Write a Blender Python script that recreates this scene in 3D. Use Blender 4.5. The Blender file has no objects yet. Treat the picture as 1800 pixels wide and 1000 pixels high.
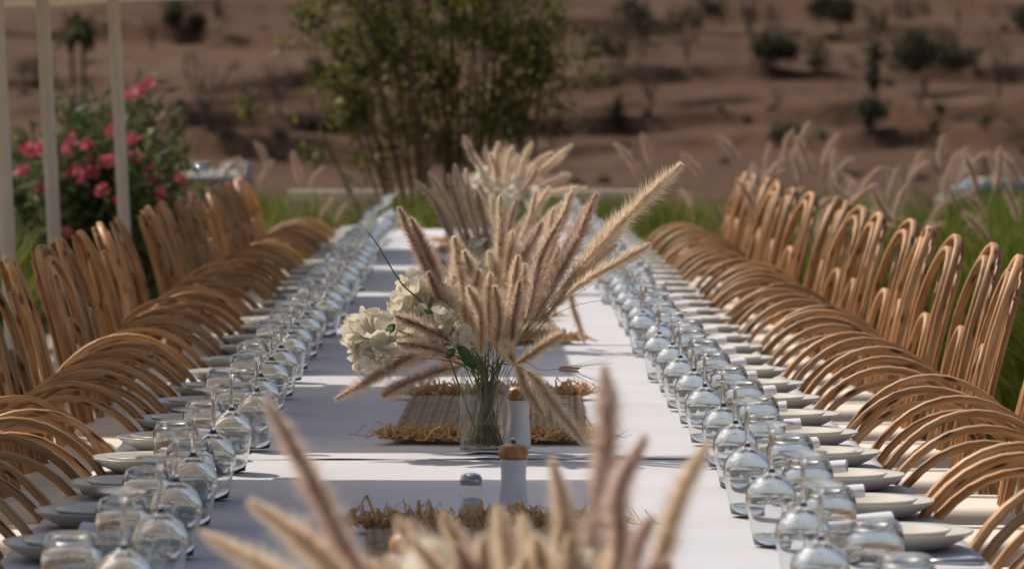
import bpy, bmesh, math, random
import numpy as np
from mathutils import Vector, Matrix, noise
random.seed(7); RNG = np.random.default_rng(11)
PI = math.pi
scene = bpy.context.scene
C = bpy.context.collection

# ------------------------------------------------------------------ camera
CZ = 1.503                      # eye height
FPX = 8000.0                    # focal length in photo pixels (1800 wide)
YAW = math.atan(58 / FPX); PITCH = math.atan(332 / FPX)
cam_d = bpy.data.cameras.new('camera'); cam = bpy.data.objects.new('camera', cam_d); C.objects.link(cam)
cam_d.sensor_width = 36; cam_d.lens = 36 * FPX / 1800
cam_d.clip_start = 0.5; cam_d.clip_end = 4000
cam.location = (0, 0, CZ); cam.rotation_euler = (PI / 2 - PITCH, 0, -YAW)
cam_d.dof.use_dof = True; cam_d.dof.focus_distance = 9.45; cam_d.dof.aperture_fstop = 8.4
scene.camera = cam
FWD = Vector((math.sin(YAW) * math.cos(PITCH), math.cos(YAW) * math.cos(PITCH), -math.sin(PITCH)))
RGT = Vector((math.cos(YAW), -math.sin(YAW), 0)); UPV = RGT.cross(FWD)

# ------------------------------------------------------------------ light
SUN_EL = math.radians(50); SUN_AZ = math.radians(-45)     # azimuth from +Y towards +X
world = bpy.data.worlds.new('World'); scene.world = world; world.use_nodes = True
wn = world.node_tree.nodes; bg = wn['Background']
sky = wn.new('ShaderNodeTexSky'); sky.sky_type = 'NISHITA'; sky.sun_disc = False
sky.sun_elevation = SUN_EL; sky.sun_rotation = SUN_AZ; sky.air_density = 1.0; sky.dust_density = 4.5; sky.ozone_density = 0.6
world.node_tree.links.new(sky.outputs[0], bg.inputs[0]); bg.inputs[1].default_value = 0.105
sun_l = bpy.data.lights.new('sun', 'SUN'); sun_l.energy = 3.75; sun_l.angle = math.radians(0.55); sun_l.color = (1.0, 0.93, 0.83)
sun = bpy.data.objects.new('sun', sun_l); C.objects.link(sun)
SUNV = Vector((math.sin(SUN_AZ) * math.cos(SUN_EL), math.cos(SUN_AZ) * math.cos(SUN_EL), math.sin(SUN_EL)))
sun.rotation_euler = SUNV.to_track_quat('Z', 'Y').to_euler(); sun.location = (0, 0, 30)
scene.view_settings.view_transform = 'Standard'; scene.view_settings.look = 'None'
scene.view_settings.exposure = 0.0; scene.view_settings.gamma = 1.0; scene.view_settings.use_curve_mapping = False
scene.render.engine = 'CYCLES'
cy = scene.cycles
cy.max_bounces = 14; cy.transparent_max_bounces = 48; cy.transmission_bounces = 10; cy.glossy_bounces = 5; cy.diffuse_bounces = 3
cy.caustics_reflective = False; cy.caustics_refractive = False; cy.sample_clamp_indirect = 4.0
cy.use_denoising = True

# ------------------------------------------------------------------ pixel <-> world
def P(px, py, d):
    """point seen at photo pixel (px,py) at distance y = d"""
    v = FWD + RGT * ((px - 900) / FPX) + UPV * ((500 - py) / FPX)
    return Vector((0, 0, CZ)) + v * (d / v.y)
def pix(p):
    v = Vector(p) - Vector((0, 0, CZ)); z = v.dot(FWD)
    return 900 + FPX * v.dot(RGT) / z, 500 - FPX * v.dot(UPV) / z

# ------------------------------------------------------------------ materials
def mat(name):
    m = bpy.data.materials.new(name); m.use_nodes = True
    nt = m.node_tree; return m, nt, nt.nodes, nt.links, nt.nodes['Principled BSDF']
def N(nt, t, **kw):
    n = nt.nodes.new(t)
    for k, v in kw.items():
        if k in n.inputs: n.inputs[k].default_value = v
        else: setattr(n, k, v)
    return n
def ramp(nt, fac, stops):
    r = nt.nodes.new('ShaderNodeValToRGB'); e = r.color_ramp.elements
    while len(e) < len(stops): e.new(0.5)
    for el, (p, c) in zip(e, stops): el.position = p; el.color = (*c, 1)
    nt.links.new(fac, r.inputs[0]); return r.outputs[0]
def coord(nt, kind='Object', scale=(1, 1, 1)):
    t = nt.nodes.new('ShaderNodeTexCoord'); mp = nt.nodes.new('ShaderNodeMapping'); mp.inputs['Scale'].default_value = scale
    nt.links.new(t.outputs[kind], mp.inputs[0]); return mp.outputs[0]
def bump(nt, b, h, strength, dist):
    n = N(nt, 'ShaderNodeBump', Strength=strength, Distance=dist); nt.links.new(h, n.inputs['Height']); nt.links.new(n.outputs[0], b.inputs['Normal'])
def simple(name, col, rough=0.6, spec=0.4, metal=0.0, var=0.12, nscale=20, bstr=0.0, bdist=0.001):
    m, nt, nn, L, b = mat(name)
    tx = N(nt, 'ShaderNodeTexNoise', Scale=nscale, Detail=5); L.new(coord(nt), tx.inputs['Vector'])
    lo = tuple(c * (1 - var) for c in col); hi = tuple(min(1, c * (1 + var)) for c in col)
    L.new(ramp(nt, tx.outputs[0], [(0.3, lo), (0.7, hi)]), b.inputs['Base Color'])
    b.inputs['Roughness'].default_value = rough; b.inputs['Specular IOR Level'].default_value = spec; b.inputs['Metallic'].default_value = metal
    if bstr: bump(nt, b, tx.outputs[0], bstr, bdist)
    return m
def leafy(name, cols, trans=0.35, rough=0.5, spec=0.3, tcol=None):
    """thin vegetable matter: colour varies per leaf / bristle / blade; part of the light passes through"""
    m, nt, nn, L, b = mat(name)
    g = nn.new('ShaderNodeNewGeometry')
    n = len(cols); col = ramp(nt, g.outputs['Random Per Island'], [((i + 0.5) / n, c) for i, c in enumerate(cols)])
    L.new(col, b.inputs['Base Color']); b.inputs['Roughness'].default_value = rough; b.inputs['Specular IOR Level'].default_value = spec
    t = nn.new('ShaderNodeBsdfTranslucent'); mx = nn.new('ShaderNodeMixShader'); mx.inputs[0].default_value = trans
    if tcol:
        mm = N(nt, 'ShaderNodeMix', data_type='RGBA', blend_type='MULTIPLY'); mm.inputs[0].default_value = 1
        L.new(col, mm.inputs[6]); mm.inputs[7].default_value = (*tcol, 1); L.new(mm.outputs[2], t.inputs[0])
    else: L.new(col, t.inputs[0])
    L.new(b.outputs[0], mx.inputs[1]); L.new(t.outputs[0], mx.inputs[2]); L.new(mx.outputs[0], nn['Material Output'].inputs[0])
    return m

def make_cane():
    m, nt, nn, L, b = mat('bent_cane')
    uv = nn.new('ShaderNodeTexCoord'); oi = nn.new('ShaderNodeObjectInfo')
    add = N(nt, 'ShaderNodeVectorMath', operation='ADD'); cmb = nn.new('ShaderNodeCombineXYZ')
    mul = N(nt, 'ShaderNodeMath', operation='MULTIPLY'); mul.inputs[1].default_value = 37.0
    L.new(oi.outputs['Random'], mul.inputs[0]); L.new(mul.outputs[0], cmb.inputs[0]); L.new(mul.outputs[0], cmb.inputs[1])
    L.new(uv.outputs['UV'], add.inputs[0]); L.new(cmb.outputs[0], add.inputs[1])
    def mp(s):
        q = nn.new('ShaderNodeMapping'); q.inputs['Scale'].default_value = s; L.new(add.outputs[0], q.inputs[0]); return q.outputs[0]
    streak = N(nt, 'ShaderNodeTexNoise', Scale=1.0, Detail=6, Roughness=0.65); L.new(mp((7, 90, 1)), streak.inputs['Vector'])
    big = N(nt, 'ShaderNodeTexNoise', Scale=1.0, Detail=3); L.new(mp((3, 12, 1)), big.inputs['Vector'])
    c1 = ramp(nt, streak.outputs[0], [(0.30, (0.30, 0.135, 0.048)), (0.5, (0.55, 0.315, 0.15)), (0.70, (0.76, 0.52, 0.31))])
    c2 = ramp(nt, big.outputs[0], [(0.3, (0.70, 0.58, 0.50)), (0.65, (1.0, 1.0, 1.0))])
    mx = N(nt, 'ShaderNodeMix', data_type='RGBA', blend_type='MULTIPLY'); mx.inputs[0].default_value = 0.75
    L.new(c1, mx.inputs[6]); L.new(c2, mx.inputs[7])
    # dark nodes / nail marks of the cane
    vo = N(nt, 'ShaderNodeTexVoronoi', Scale=1.0, voronoi_dimensions='2D'); vo.inputs['Randomness'].default_value = 0.9; L.new(mp((6.5, 22, 1)), vo.inputs['Vector'])
    kn = ramp(nt, vo.outputs['Distance'], [(0.06, (0.10, 0.06, 0.05)), (0.15, (1, 1, 1))])
    mk = N(nt, 'ShaderNodeMix', data_type='RGBA', blend_type='MULTIPLY'); mk.inputs[0].default_value = 0.9
    L.new(mx.outputs[2], mk.inputs[6]); L.new(kn, mk.inputs[7])
    hs = N(nt, 'ShaderNodeHueSaturation', Saturation=1.06); vr = nn.new('ShaderNodeMapRange'); vr.inputs[3].default_value = 0.72; vr.inputs[4].default_value = 1.15
    L.new(oi.outputs['Random'], vr.inputs[0]); L.new(vr.outputs[0], hs.inputs['Value']); L.new(mk.outputs[2], hs.inputs['Color'])
    L.new(hs.outputs[0], b.inputs['Base Color']); b.inputs['Roughness'].default_value = 0.48; b.inputs['Specular IOR Level'].default_value = 0.35
    bump(nt, b, streak.outputs[0], 0.25, 0.002)
    return m
CANE = make_cane()

def make_linen(name, col, wscale, folds=True):
    m, nt, nn, L, b = mat(name)
    tx = N(nt, 'ShaderNodeTexNoise', Scale=3, Detail=6); L.new(coord(nt), tx.inputs['Vector'])
    lo = tuple(c * 0.95 for c in col)
    L.new(ramp(nt, tx.outputs[0], [(0.35, lo), (0.65, col)]), b.inputs['Base Color'])
    b.inputs['Roughness'].default_value = 0.85; b.inputs['Specular IOR Level'].default_value = 0.15
    w1 = N(nt, 'ShaderNodeTexNoise', Scale=1.0, Detail=4); L.new(coord(nt, scale=(3, wscale, 3)), w1.inputs['Vector'])
    bump(nt, b, w1.outputs[0], 0.6, 0.005)
    return m
LINEN = make_linen('white_linen', (0.585, 0.578, 0.603), 26)
NAPK = make_linen('napkin_linen', (0.72, 0.71, 0.75), 40)
CUSH = make_linen('cushion_canvas', (0.78, 0.70, 0.60), 8)
PIPING = simple('piping_canvas', (0.58, 0.50, 0.40), 0.8, 0.2)
PLATE = simple('stoneware', (0.60, 0.565, 0.48), 0.22, 0.5, var=0.04, nscale=9)
CHARGER = simple('stoneware_grey', (0.50, 0.48, 0.43), 0.25, 0.5, var=0.05, nscale=9)
STEEL = simple('cutlery_steel', (0.42, 0.42, 0.43), 0.22, 0.5, 1.0, var=0.05)
CANOPY = leafy('cream_canvas', [(0.66, 0.58, 0.47), (0.68, 0.60, 0.49)], 0.12, 0.85, 0.1)
POLEM = simple('cream_paint', (0.74, 0.67, 0.58), 0.45, 0.4, var=0.1, nscale=7)
WHITEP = simple('white_ceramic', (0.72, 0.70, 0.69), 0.42, 0.4, var=0.05, nscale=30)
DARK = simple('dark_gasket', (0.05, 0.03, 0.02), 0.5, 0.3)
def make_turned():
    m, nt, nn, L, b = mat('turned_wood')
    w = N(nt, 'ShaderNodeTexNoise', Scale=1.0, Detail=6); L.new(coord(nt, scale=(90, 90, 12)), w.inputs['Vector'])
    L.new(ramp(nt, w.outputs[0], [(0.3, (0.28, 0.11, 0.035)), (0.7, (0.52, 0.25, 0.09))]), b.inputs['Base Color'])
    b.inputs['Roughness'].default_value = 0.38; return m
TURNED = make_turned()

def make_thin(name, tint=(0.97, 0.985, 0.98), ior=1.5, gain=1.0):
    """thin blown glass: clear, with fresnel reflections"""
    m, nt, nn, L, b = mat(name); nn.remove(b)
    lw = N(nt, 'ShaderNodeLayerWeight', Blend=0.5); pw = N(nt, 'ShaderNodeMath', operation='POWER'); pw.inputs[1].default_value = 4.0
    L.new(lw.outputs['Facing'], pw.inputs[0]); ml = N(nt, 'ShaderNodeMath', operation='MULTIPLY_ADD', use_clamp=True); ml.inputs[1].default_value = 0.8; ml.inputs[2].default_value = 0.045 * gain
    L.new(pw.outputs[0], ml.inputs[0])
    tr = nn.new('ShaderNodeBsdfTransparent'); tr.inputs[0].default_value = (*tint, 1)
    gl = nn.new('ShaderNodeBsdfAnisotropic'); gl.inputs['Roughness'].default_value = 0.02
    mx = nn.new('ShaderNodeMixShader'); L.new(ml.outputs[0], mx.inputs[0]); L.new(tr.outputs[0], mx.inputs[1]); L.new(gl.outputs[0], mx.inputs[2])
    L.new(mx.outputs[0], nn['Material Output'].inputs[0]); return m
THIN = make_thin('thin_glass', (0.975, 0.985, 0.98), 1.52, 2.0)
VASEG = make_thin('vase_glass', (0.975, 0.985, 0.975), 1.48, 0.8)
def make_solid():
    m, nt, nn, L, b = mat('solid_glass'); nn.remove(b)
    g = N(nt, 'ShaderNodeBsdfGlass', IOR=1.5, Roughness=0.0); g.inputs[0].default_value = (0.97, 0.98, 0.98, 1)
    sm = nn.new('ShaderNodeBsdfAnisotropic'); sm.inputs['Roughness'].default_value = 0.055     # faint film that carries the sun's sparkle
    mx = nn.new('ShaderNodeMixShader'); mx.inputs[0].default_value = 0.03; L.new(g.outputs[0], mx.inputs[1]); L.new(sm.outputs[0], mx.inputs[2])
    L.new(mx.outputs[0], nn['Material Output'].inputs[0]); return m
SOLID = make_solid()
def make_blown():
    m, nt, nn, L, b = mat('blown_glass'); nn.remove(b)
    g = N(nt, 'ShaderNodeBsdfGlass', IOR=1.5, Roughness=0.0); g.inputs[0].default_value = (0.98, 0.985, 0.98, 1)
    t = nn.new('ShaderNodeBsdfTransparent'); t.inputs[0].default_value = (0.985, 0.99, 0.985, 1)
    sm = nn.new('ShaderNodeBsdfAnisotropic'); sm.inputs['Roughness'].default_value = 0.03
    m1 = nn.new('ShaderNodeMixShader'); m1.inputs[0].default_value = 0.0; L.new(g.outputs[0], m1.inputs[1]); L.new(t.outputs[0], m1.inputs[2])
    m2 = nn.new('ShaderNodeMixShader'); m2.inputs[0].default_value = 0.03; L.new(m1.outputs[0], m2.inputs[1]); L.new(sm.outputs[0], m2.inputs[2])
    L.new(m2.outputs[0], nn['Material Output'].inputs[0]); return m
THIN = make_blown()

BEIGE = leafy('plume_beige', [(0.76, 0.61, 0.45), (0.89, 0.76, 0.59), (0.84, 0.69, 0.52), (0.93, 0.84, 0.70)], 0.6, 0.7, 0.15)
MAUVE = leafy('plume_mauve', [(0.64, 0.48, 0.39), (0.77, 0.62, 0.51), (0.88, 0.75, 0.62), (0.56, 0.40, 0.33)], 0.6, 0.7, 0.15)
FIELDP = leafy('field_plume', [(0.64, 0.48, 0.35), (0.74, 0.58, 0.43), (0.56, 0.40, 0.33)], 0.5, 0.8, 0.1)
STALK = leafy('grass_stalk', [(0.15, 0.16, 0.05), (0.20, 0.19, 0.07), (0.11, 0.13, 0.04)], 0.1, 0.5, 0.3)
STRAW = leafy('dry_stalk', [(0.42, 0.30, 0.15), (0.34, 0.24, 0.12)], 0.15, 0.6, 0.2)
PETAL = leafy('cream_bract', [(0.82, 0.77, 0.62), (0.84, 0.80, 0.68), (0.80, 0.73, 0.55)], 0.35, 0.6, 0.15)
GLEAF = leafy('green_leaf', [(0.04, 0.09, 0.02), (0.06, 0.12, 0.025)], 0.3, 0.4, 0.4)
def raffia(name, a, c):
    return leafy(name, [a, c, tuple((x + y) / 2 for x, y in zip(a, c))], 0.2, 0.6, 0.25)
RAFFIA = raffia('raffia_weave', (0.29, 0.195, 0.11), (0.42, 0.30, 0.185))
FRINGE = raffia('raffia_fringe', (0.58, 0.34, 0.14), (0.72, 0.48, 0.24))
BUSHL = leafy('shrub_leaf', [(0.045, 0.052, 0.010), (0.075, 0.082, 0.013), (0.12, 0.13, 0.02), (0.20, 0.21, 0.04)], 0.45, 0.5, 0.25)
OLEL = leafy('oleander_leaf', [(0.05, 0.085, 0.022), (0.085, 0.12, 0.03), (0.14, 0.17, 0.05), (0.20, 0.20, 0.09)], 0.35, 0.5, 0.3)
PINK = leafy('pink_petal', [(0.56, 0.07, 0.12), (0.66, 0.14, 0.20), (0.66, 0.26, 0.30)], 0.35, 0.6, 0.2)
BARK = simple('brown_bark', (0.20, 0.115, 0.07), 0.8, 0.2, var=0.35, nscale=14)
HBARK = simple('hill_bark', (0.12, 0.09, 0.075), 0.9, 0.1, var=0.2, nscale=2)
HILLL = leafy('hill_leaf', [(0.075, 0.07, 0.042), (0.10, 0.09, 0.055), (0.13, 0.115, 0.072)], 0.2, 0.7, 0.1)
HPALE = leafy('hill_leaf_pale', [(0.10, 0.085, 0.045), (0.13, 0.10, 0.06)], 0.2, 0.7, 0.1)
PALML = leafy('palm_frond', [(0.05, 0.055, 0.022), (0.075, 0.07, 0.03)], 0.2, 0.8, 0.05)
BLADE = leafy('grass_blade', [(0.055, 0.085, 0.006), (0.09, 0.125, 0.010), (0.13, 0.165, 0.018), (0.19, 0.17, 0.05)], 0.5, 0.6, 0.1)

# ------------------------------------------------------------------ objects
def link(name, me, m=None, parent=None):
    o = bpy.data.objects.new(name, me); C.objects.link(o)
    if m is not None and me is not None and not me.materials: me.materials.append(m)
    if parent is not None: o.parent = parent
    return o
def tag(o, label=None, cat=None, group=None, kind=None):
    if label: o['label'] = label
    if cat: o['category'] = cat
    if group: o['group'] = group
    if kind: o['kind'] = kind
    return o
def empty(name, loc, rz=0.0, scale=1.0):
    o = bpy.data.objects.new(name, None); C.objects.link(o); o.empty_display_size = 0.05
    o.location = loc; o.rotation_euler = (0, 0, rz); o.scale = (scale,) * 3; return o
def kids(o): return [c for c in o.children]
def copy_tree(o, parent=None):
    c = o.copy(); C.objects.link(c)
    if parent is not None: c.parent = parent
    for ch in kids(o): copy_tree(ch, c)
    return c
def npmesh(name, V, F, smooth=False, uv=None):
    V = np.asarray(V, dtype=np.float32).reshape(-1, 3); F = np.asarray(F, dtype=np.int32); k = F.shape[1]
    me = bpy.data.meshes.new(name)
    me.vertices.add(len(V)); me.vertices.foreach_set('co', V.ravel())
    me.loops.add(F.size); me.loops.foreach_set('vertex_index', F.ravel())
    me.polygons.add(len(F)); me.polygons.foreach_set('loop_start', np.arange(0, F.size, k, dtype=np.int32))
    me.polygons.foreach_set('loop_total', np.full(len(F), k, dtype=np.int32))
    if uv is not None:
        l = me.uv_layers.new(name='UVMap'); l.data.foreach_set('uv', np.asarray(uv, dtype=np.float32).ravel())
    if smooth: me.polygons.foreach_set('use_smooth', np.ones(len(F), dtype=bool))
    me.update(calc_edges=True); return me
def lathe(name, prof, seg=28, smooth=True):
    """revolve a closed or open (r,z) profile"""
    n = len(prof); V = []; F = []
    for j in range(seg):
        a = 2 * PI * j / seg
        for r, z in prof: V.append((r * math.cos(a), r * math.sin(a), z))
    for j in range(seg):
        k = (j + 1) % seg
        for i in range(n - 1): F.append((j * n + i, k * n + i, k * n + i + 1, j * n + i + 1))
    me = npmesh(name, V, F, smooth)
    bm = bmesh.new(); bm.from_mesh(me); bmesh.ops.remove_doubles(bm, verts=bm.verts, dist=1e-5); bmesh.ops.recalc_face_normals(bm, faces=bm.faces)
    bm.to_mesh(me); bm.free(); return me
def catmull(pts, n):
    pts = [Vector(p) for p in pts]; q = [pts[0] * 2 - pts[1]] + pts + [pts[-1] * 2 - pts[-2]]; out = []
    m = len(pts) - 1
    for i in range(n + 1):
        t = i / n * m; s = min(int(t), m - 1); u = t - s; a, b, c, d = q[s:s + 4]
        out.append(0.5 * (2 * b + (c - a) * u + (2 * a - 5 * b + 4 * c - d) * u * u + (3 * b - a - 3 * c + d) * u ** 3))
    return out
def sweep(name, path, sec, up=Vector((0, 0, 1)), taper=None, caps=True, smooth=True):
    """sweep a section [(a,b)] along a path; a = sideways (path x up), b = along the path's own normal. UV u = metres along."""
    n = len(path); k = len(sec); V = []; F = []; UV = []
    L = [0.0]
    for i in range(1, n): L.append(L[-1] + (path[i] - path[i - 1]).length)
    per = [0.0]
    for i in range(k): per.append(per[-1] + math.dist(sec[i], sec[(i + 1) % k]))
    for i in range(n):
        t = (path[min(i + 1, n - 1)] - path[max(i - 1, 0)]).normalized()
        s = t.cross(up)
        if s.length < 1e-4: s = t.cross(Vector((1, 0.01, 0)))
        s.normalize(); nn_ = s.cross(t); f = taper(i / (n - 1)) if taper else 1
        for a, b in sec: V.append(path[i] + s * (a * f) + nn_ * (b * f))
    for i in range(n - 1):
        for j in range(k):
            j2 = (j + 1) % k
            F.append((i * k + j, i * k + j2, (i + 1) * k + j2, (i + 1) * k + j))
            UV += [(L[i], per[j]), (L[i], per[j + 1]), (L[i + 1], per[j + 1]), (L[i + 1], per[j])]
    if caps and k % 2 == 0:
        for base, rev in ((0, True), ((n - 1) * k, False)):
            for j in range(0, k // 2 - 1):
                q = (base + j, base + j + 1, base + k - 2 - j, base + k - 1 - j)
                F.append(q[::-1] if rev else q); UV += [(L[0], per[1])] * 4
    return npmesh(name, [tuple(v) for v in V], F, smooth, UV)
def rrect(w, h, c):
    w /= 2; h /= 2
    return [(-w + c, -h), (w - c, -h), (w, -h + c), (w, h - c), (w - c, h), (-w + c, h), (-w, h - c), (-w, -h + c)]
def circ(r, k=6): return [(r * math.cos(2 * PI * i / k), r * math.sin(2 * PI * i / k)) for i in range(k)]
def box_mesh(name, sx, sy, sz, bev=0.0, seg=2, cz=0.0):
    bm = bmesh.new(); bmesh.ops.create_cube(bm, size=1)
    bmesh.ops.scale(bm, vec=(sx, sy, sz), verts=bm.verts); bmesh.ops.translate(bm, vec=(0, 0, cz), verts=bm.verts)
    if bev: bmesh.ops.bevel(bm, geom=bm.edges[:], offset=bev, segments=seg, affect='EDGES', profile=0.6)
    me = bpy.data.meshes.new(name); bm.to_mesh(me); bm.free()
    me.polygons.foreach_set('use_smooth', np.ones(len(me.polygons), dtype=bool)); return me
def merge(name, meshes):
    """join meshes (same material) that make up one piece"""
    bm = bmesh.new()
    for m_ in meshes: bm.from_mesh(m_)
    me = bpy.data.meshes.new(name); bm.to_mesh(me); bm.free()
    return me
def quads_leaves(cent, dirs, nrm, ln, wd):
    """diamond leaves: centre base, direction, side; arrays (n,3),(n,3),(n,3),(n,),(n,)"""
    cent = np.asarray(cent); d = dirs / np.linalg.norm(dirs, axis=1, keepdims=True)
    s = np.cross(d, nrm); s /= np.linalg.norm(s, axis=1, keepdims=True) + 1e-9; n = np.cross(s, d)
    ln = ln[:, None]; wd = wd[:, None]
    a = cent; b = cent + d * ln * 0.45 + s * wd * 0.5 + n * ln * 0.05; c = cent + d * ln - n * ln * 0.08; e = cent + d * ln * 0.45 - s * wd * 0.5 + n * ln * 0.05
    V = np.stack([a, b, c, e], 1).reshape(-1, 3); F = np.arange(len(cent) * 4).reshape(-1, 4); return V, F
def rdir(n):
    v = RNG.normal(size=(n, 3)); return v / np.linalg.norm(v, axis=1, keepdims=True)

ORD = ['first', 'second', 'third', 'fourth', 'fifth', 'sixth', 'seventh', 'eighth', 'ninth', 'tenth', 'eleventh', 'twelfth', 'thirteenth', 'fourteenth', 'fifteenth', 'sixteenth', 'seventeenth', 'eighteenth', 'nineteenth', 'twentieth', 'twenty-first', 'twenty-second', 'twenty-third', 'twenty-fourth', 'twenty-fifth', 'twenty-sixth', 'twenty-seventh', 'twenty-eighth', 'twenty-ninth', 'thirtieth', 'thirty-first', 'thirty-second', 'thirty-third', 'thirty-fourth', 'thirty-fifth', 'thirty-sixth', 'thirty-seventh', 'thirty-eighth', 'thirty-ninth', 'fortieth'] + [t + '-' + u for t in ('forty', 'fifty', 'sixty', 'seventy') for u in ('first', 'second', 'third', 'fourth', 'fifth', 'sixth', 'seventh', 'eighth', 'ninth', 'tenth')]

# ================================================================== SETTING: terrain
PROF = [(30, -0.6), (60, -1.7), (110, -2.2), (200, -2.75), (300, -4.5), (360, -4.3), (420, -2.8), (500, 1.7), (600, 8.0), (750, 17.5), (1000, 36), (1400, 66), (2000, 110)]
def prof(d):
    for (a, za), (b, zb) in zip(PROF, PROF[1:]):
        if d <= b:
            t = max(0, (d - a) / (b - a)); return za + (zb - za) * t
    return PROF[-1][1]
def sstep(x):
    x = min(1, max(0, x)); return x * x * (3 - 2 * x)
def hill_h(x, d):
    z = prof(d)
    if d > 230:
        k = min(1, (d - 230) / 150)
        z += k * (2.2 * noise.noise((x * 0.018, d * 0.009, 0.3)) + 1.0 * noise.noise((x * 0.05, d * 0.03, 4.1)) + 0.35 * noise.noise((x * 0.16, d * 0.1, 9.0)))
        for d0, amp, sx, seed in ((385, 2.3, 0.03, 1.0), (425, 2.6, 0.022, 5.0), (470, 1.6, 0.028, 8.0), (520, 2.4, 0.03, 11.0), (610, 2.4, 0.025, 15.0), (690, 2.6, 0.02, 19.0)):   # eroded banks
            dd = d0 + 34 * noise.noise((x * sx, seed, 0.0)) + 8 * noise.noise((x * 0.12, seed, 3.0))
            w = 0.35 + 0.65 * sstep(noise.noise((x * 0.035, seed + 2, 7.0)) * 2.0 + 0.45)
            z += amp * w * (sstep((d - dd) / 2.2) - sstep((d - dd - 4) / 45))
    return z
def on_hill(px, py):
    """point of the hillside seen at a photo pixel"""
    d = 250.0
    while d < 1300:
        p = P(px, py, d)
        if p.z <= hill_h(p.x, d): return p
        d += 2.0
    return P(px, py, 1300)
def build_hill():
    ds = list(np.linspace(34, 230, 40)) + list(np.linspace(233, 360, 60)) + list(np.arange(361, 660, 1.1)) + list(np.linspace(663, 1000, 70)) + list(np.linspace(1010, 2000, 20))
    ss = np.concatenate([np.linspace(-0.5, -0.16, 24), np.linspace(-0.155, 0.155, 230), np.linspace(0.16, 0.5, 24)])
    V = [(s * d, d, hill_h(s * d, d)) for d in ds for s in ss]
    n = len(ss); F = [(i * n + j, i * n + j + 1, (i + 1) * n + j + 1, (i + 1) * n + j) for i in range(len(ds) - 1) for j in range(n - 1)]
    me = npmesh('hillside', V, F, True)
    m, nt, nn, L, b = mat('dry_hillside')
    t1 = N(nt, 'ShaderNodeTexNoise', Scale=1.0, Detail=8, Roughness=0.6); L.new(coord(nt, scale=(0.02, 0.012, 0.05)), t1.inputs['Vector'])
    t2 = N(nt, 'ShaderNodeTexNoise', Scale=1.0, Detail=6, Roughness=0.7); L.new(coord(nt, scale=(0.35, 0.16, 0.3)), t2.inputs['Vector'])
    c1 = ramp(nt, t1.outputs[0], [(0.3, (0.064, 0.034, 0.023)), (0.5, (0.090, 0.050, 0.033)), (0.7, (0.124, 0.075, 0.047))])
    c2 = ramp(nt, t2.outputs[0], [(0.34, (0.55, 0.52, 0.5)), (0.52, (1, 1, 1)), (0.7, (1.12, 1.1, 1.02))])
    mx = N(nt, 'ShaderNodeMix', data_type='RGBA', blend_type='MULTIPLY'); mx.inputs[0].default_value = 0.85
    L.new(c1, mx.inputs[6]); L.new(c2, mx.inputs[7]); L.new(mx.outputs[2], b.inputs['Base Color'])
    b.inputs['Roughness'].default_value = 0.95; b.inputs['Specular IOR Level'].default_value = 0.05
    bump(nt, b, t2.outputs[0], 0.6, 0.8)
    o = link('hillside', me, m); tag(o, 'dry brown hillside with eroded banks', kind='structure')
build_hill()

def build_terrace():
    m, nt, nn, L, b = mat('terrace_stone')
    t1 = N(nt, 'ShaderNodeTexNoise', Scale=2.2, Detail=8, Roughness=0.65); L.new(coord(nt), t1.inputs['Vector'])
    L.new(ramp(nt, t1.outputs[0], [(0.3, (0.27, 0.22, 0.17)), (0.7, (0.40, 0.34, 0.27))]), b.inputs['Base Color'])
    b.inputs['Roughness'].default_value = 0.9; bump(nt, b, t1.outputs[0], 0.4, 0.01)
    V = []; F = []
    xs = np.linspace(-14, 14, 29); ys = np.linspace(-8, 44, 53)
    for y in ys:
        for x in xs: V.append((x, y, 0.0))
    n = len(xs)
    for i in range(len(ys) - 1):
        for j in range(n - 1): F.append((i * n + j, i * n + j + 1, (i + 1) * n + j + 1, (i + 1) * n + j))
    me = npmesh('terrace', V, F)
    bm = bmesh.new(); bm.from_mesh(me); r = bmesh.ops.extrude_face_region(bm, geom=bm.faces[:])
    bmesh.ops.translate(bm, vec=(0, 0, -3), verts=[v for v in r['geom'] if isinstance(v, bmesh.types.BMVert)]); bmesh.ops.recalc_face_normals(bm, faces=bm.faces); bm.to_mesh(me); bm.free()
    o = link('terrace', me, m); tag(o, 'pale stone terrace under the table', kind='structure')
build_terrace()

# ================================================================== TABLE AND CLOTHS
TZ = 0.750; XL, XR = -0.777, 0.823; Y0, Y1 = 3.2, 25.6
def build_table():
    t = tag(empty('banquet_table', (0, (Y0 + Y1) / 2, 0)), 'very long banquet table hidden under overlapping white cloths', 'table')
    o = link('tabletop', box_mesh('tabletop', XR - XL - 0.012, Y1 - Y0 - 0.012, 0.03, 0.003, 1, 0), simple('table_board', (0.3, 0.2, 0.12)), t); o.location = ((XL + XR) / 2, 0, TZ - 0.019)
    lm = box_mesh('leg', 0.06, 0.06, 0.716, 0.004, 1, 0.358)
    for y in np.linspace(-(Y1 - Y0) / 2 + 0.4, (Y1 - Y0) / 2 - 0.4, 9):
        for x in (XL + 0.25, XR - 0.25):
            o = link('leg', lm, CANE, t); o.location = (x, float(y), 0)
build_table()
CLOTHS = [(Y0, 9.44), (9.36, 13.75), (13.67, 18.0), (17.92, 22.0), (21.92, Y1)]
CL_LAB = ['white tablecloth nearest the camera, ending at the seam in front of the clear vase',
          'white tablecloth under the clear vase and the middle woven runner',
          'white tablecloth behind the middle flower arrangement, third from the front',
          'white tablecloth under the blurred rear arrangements, fourth from the front',
          'white tablecloth at the far end of the long table']
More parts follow.
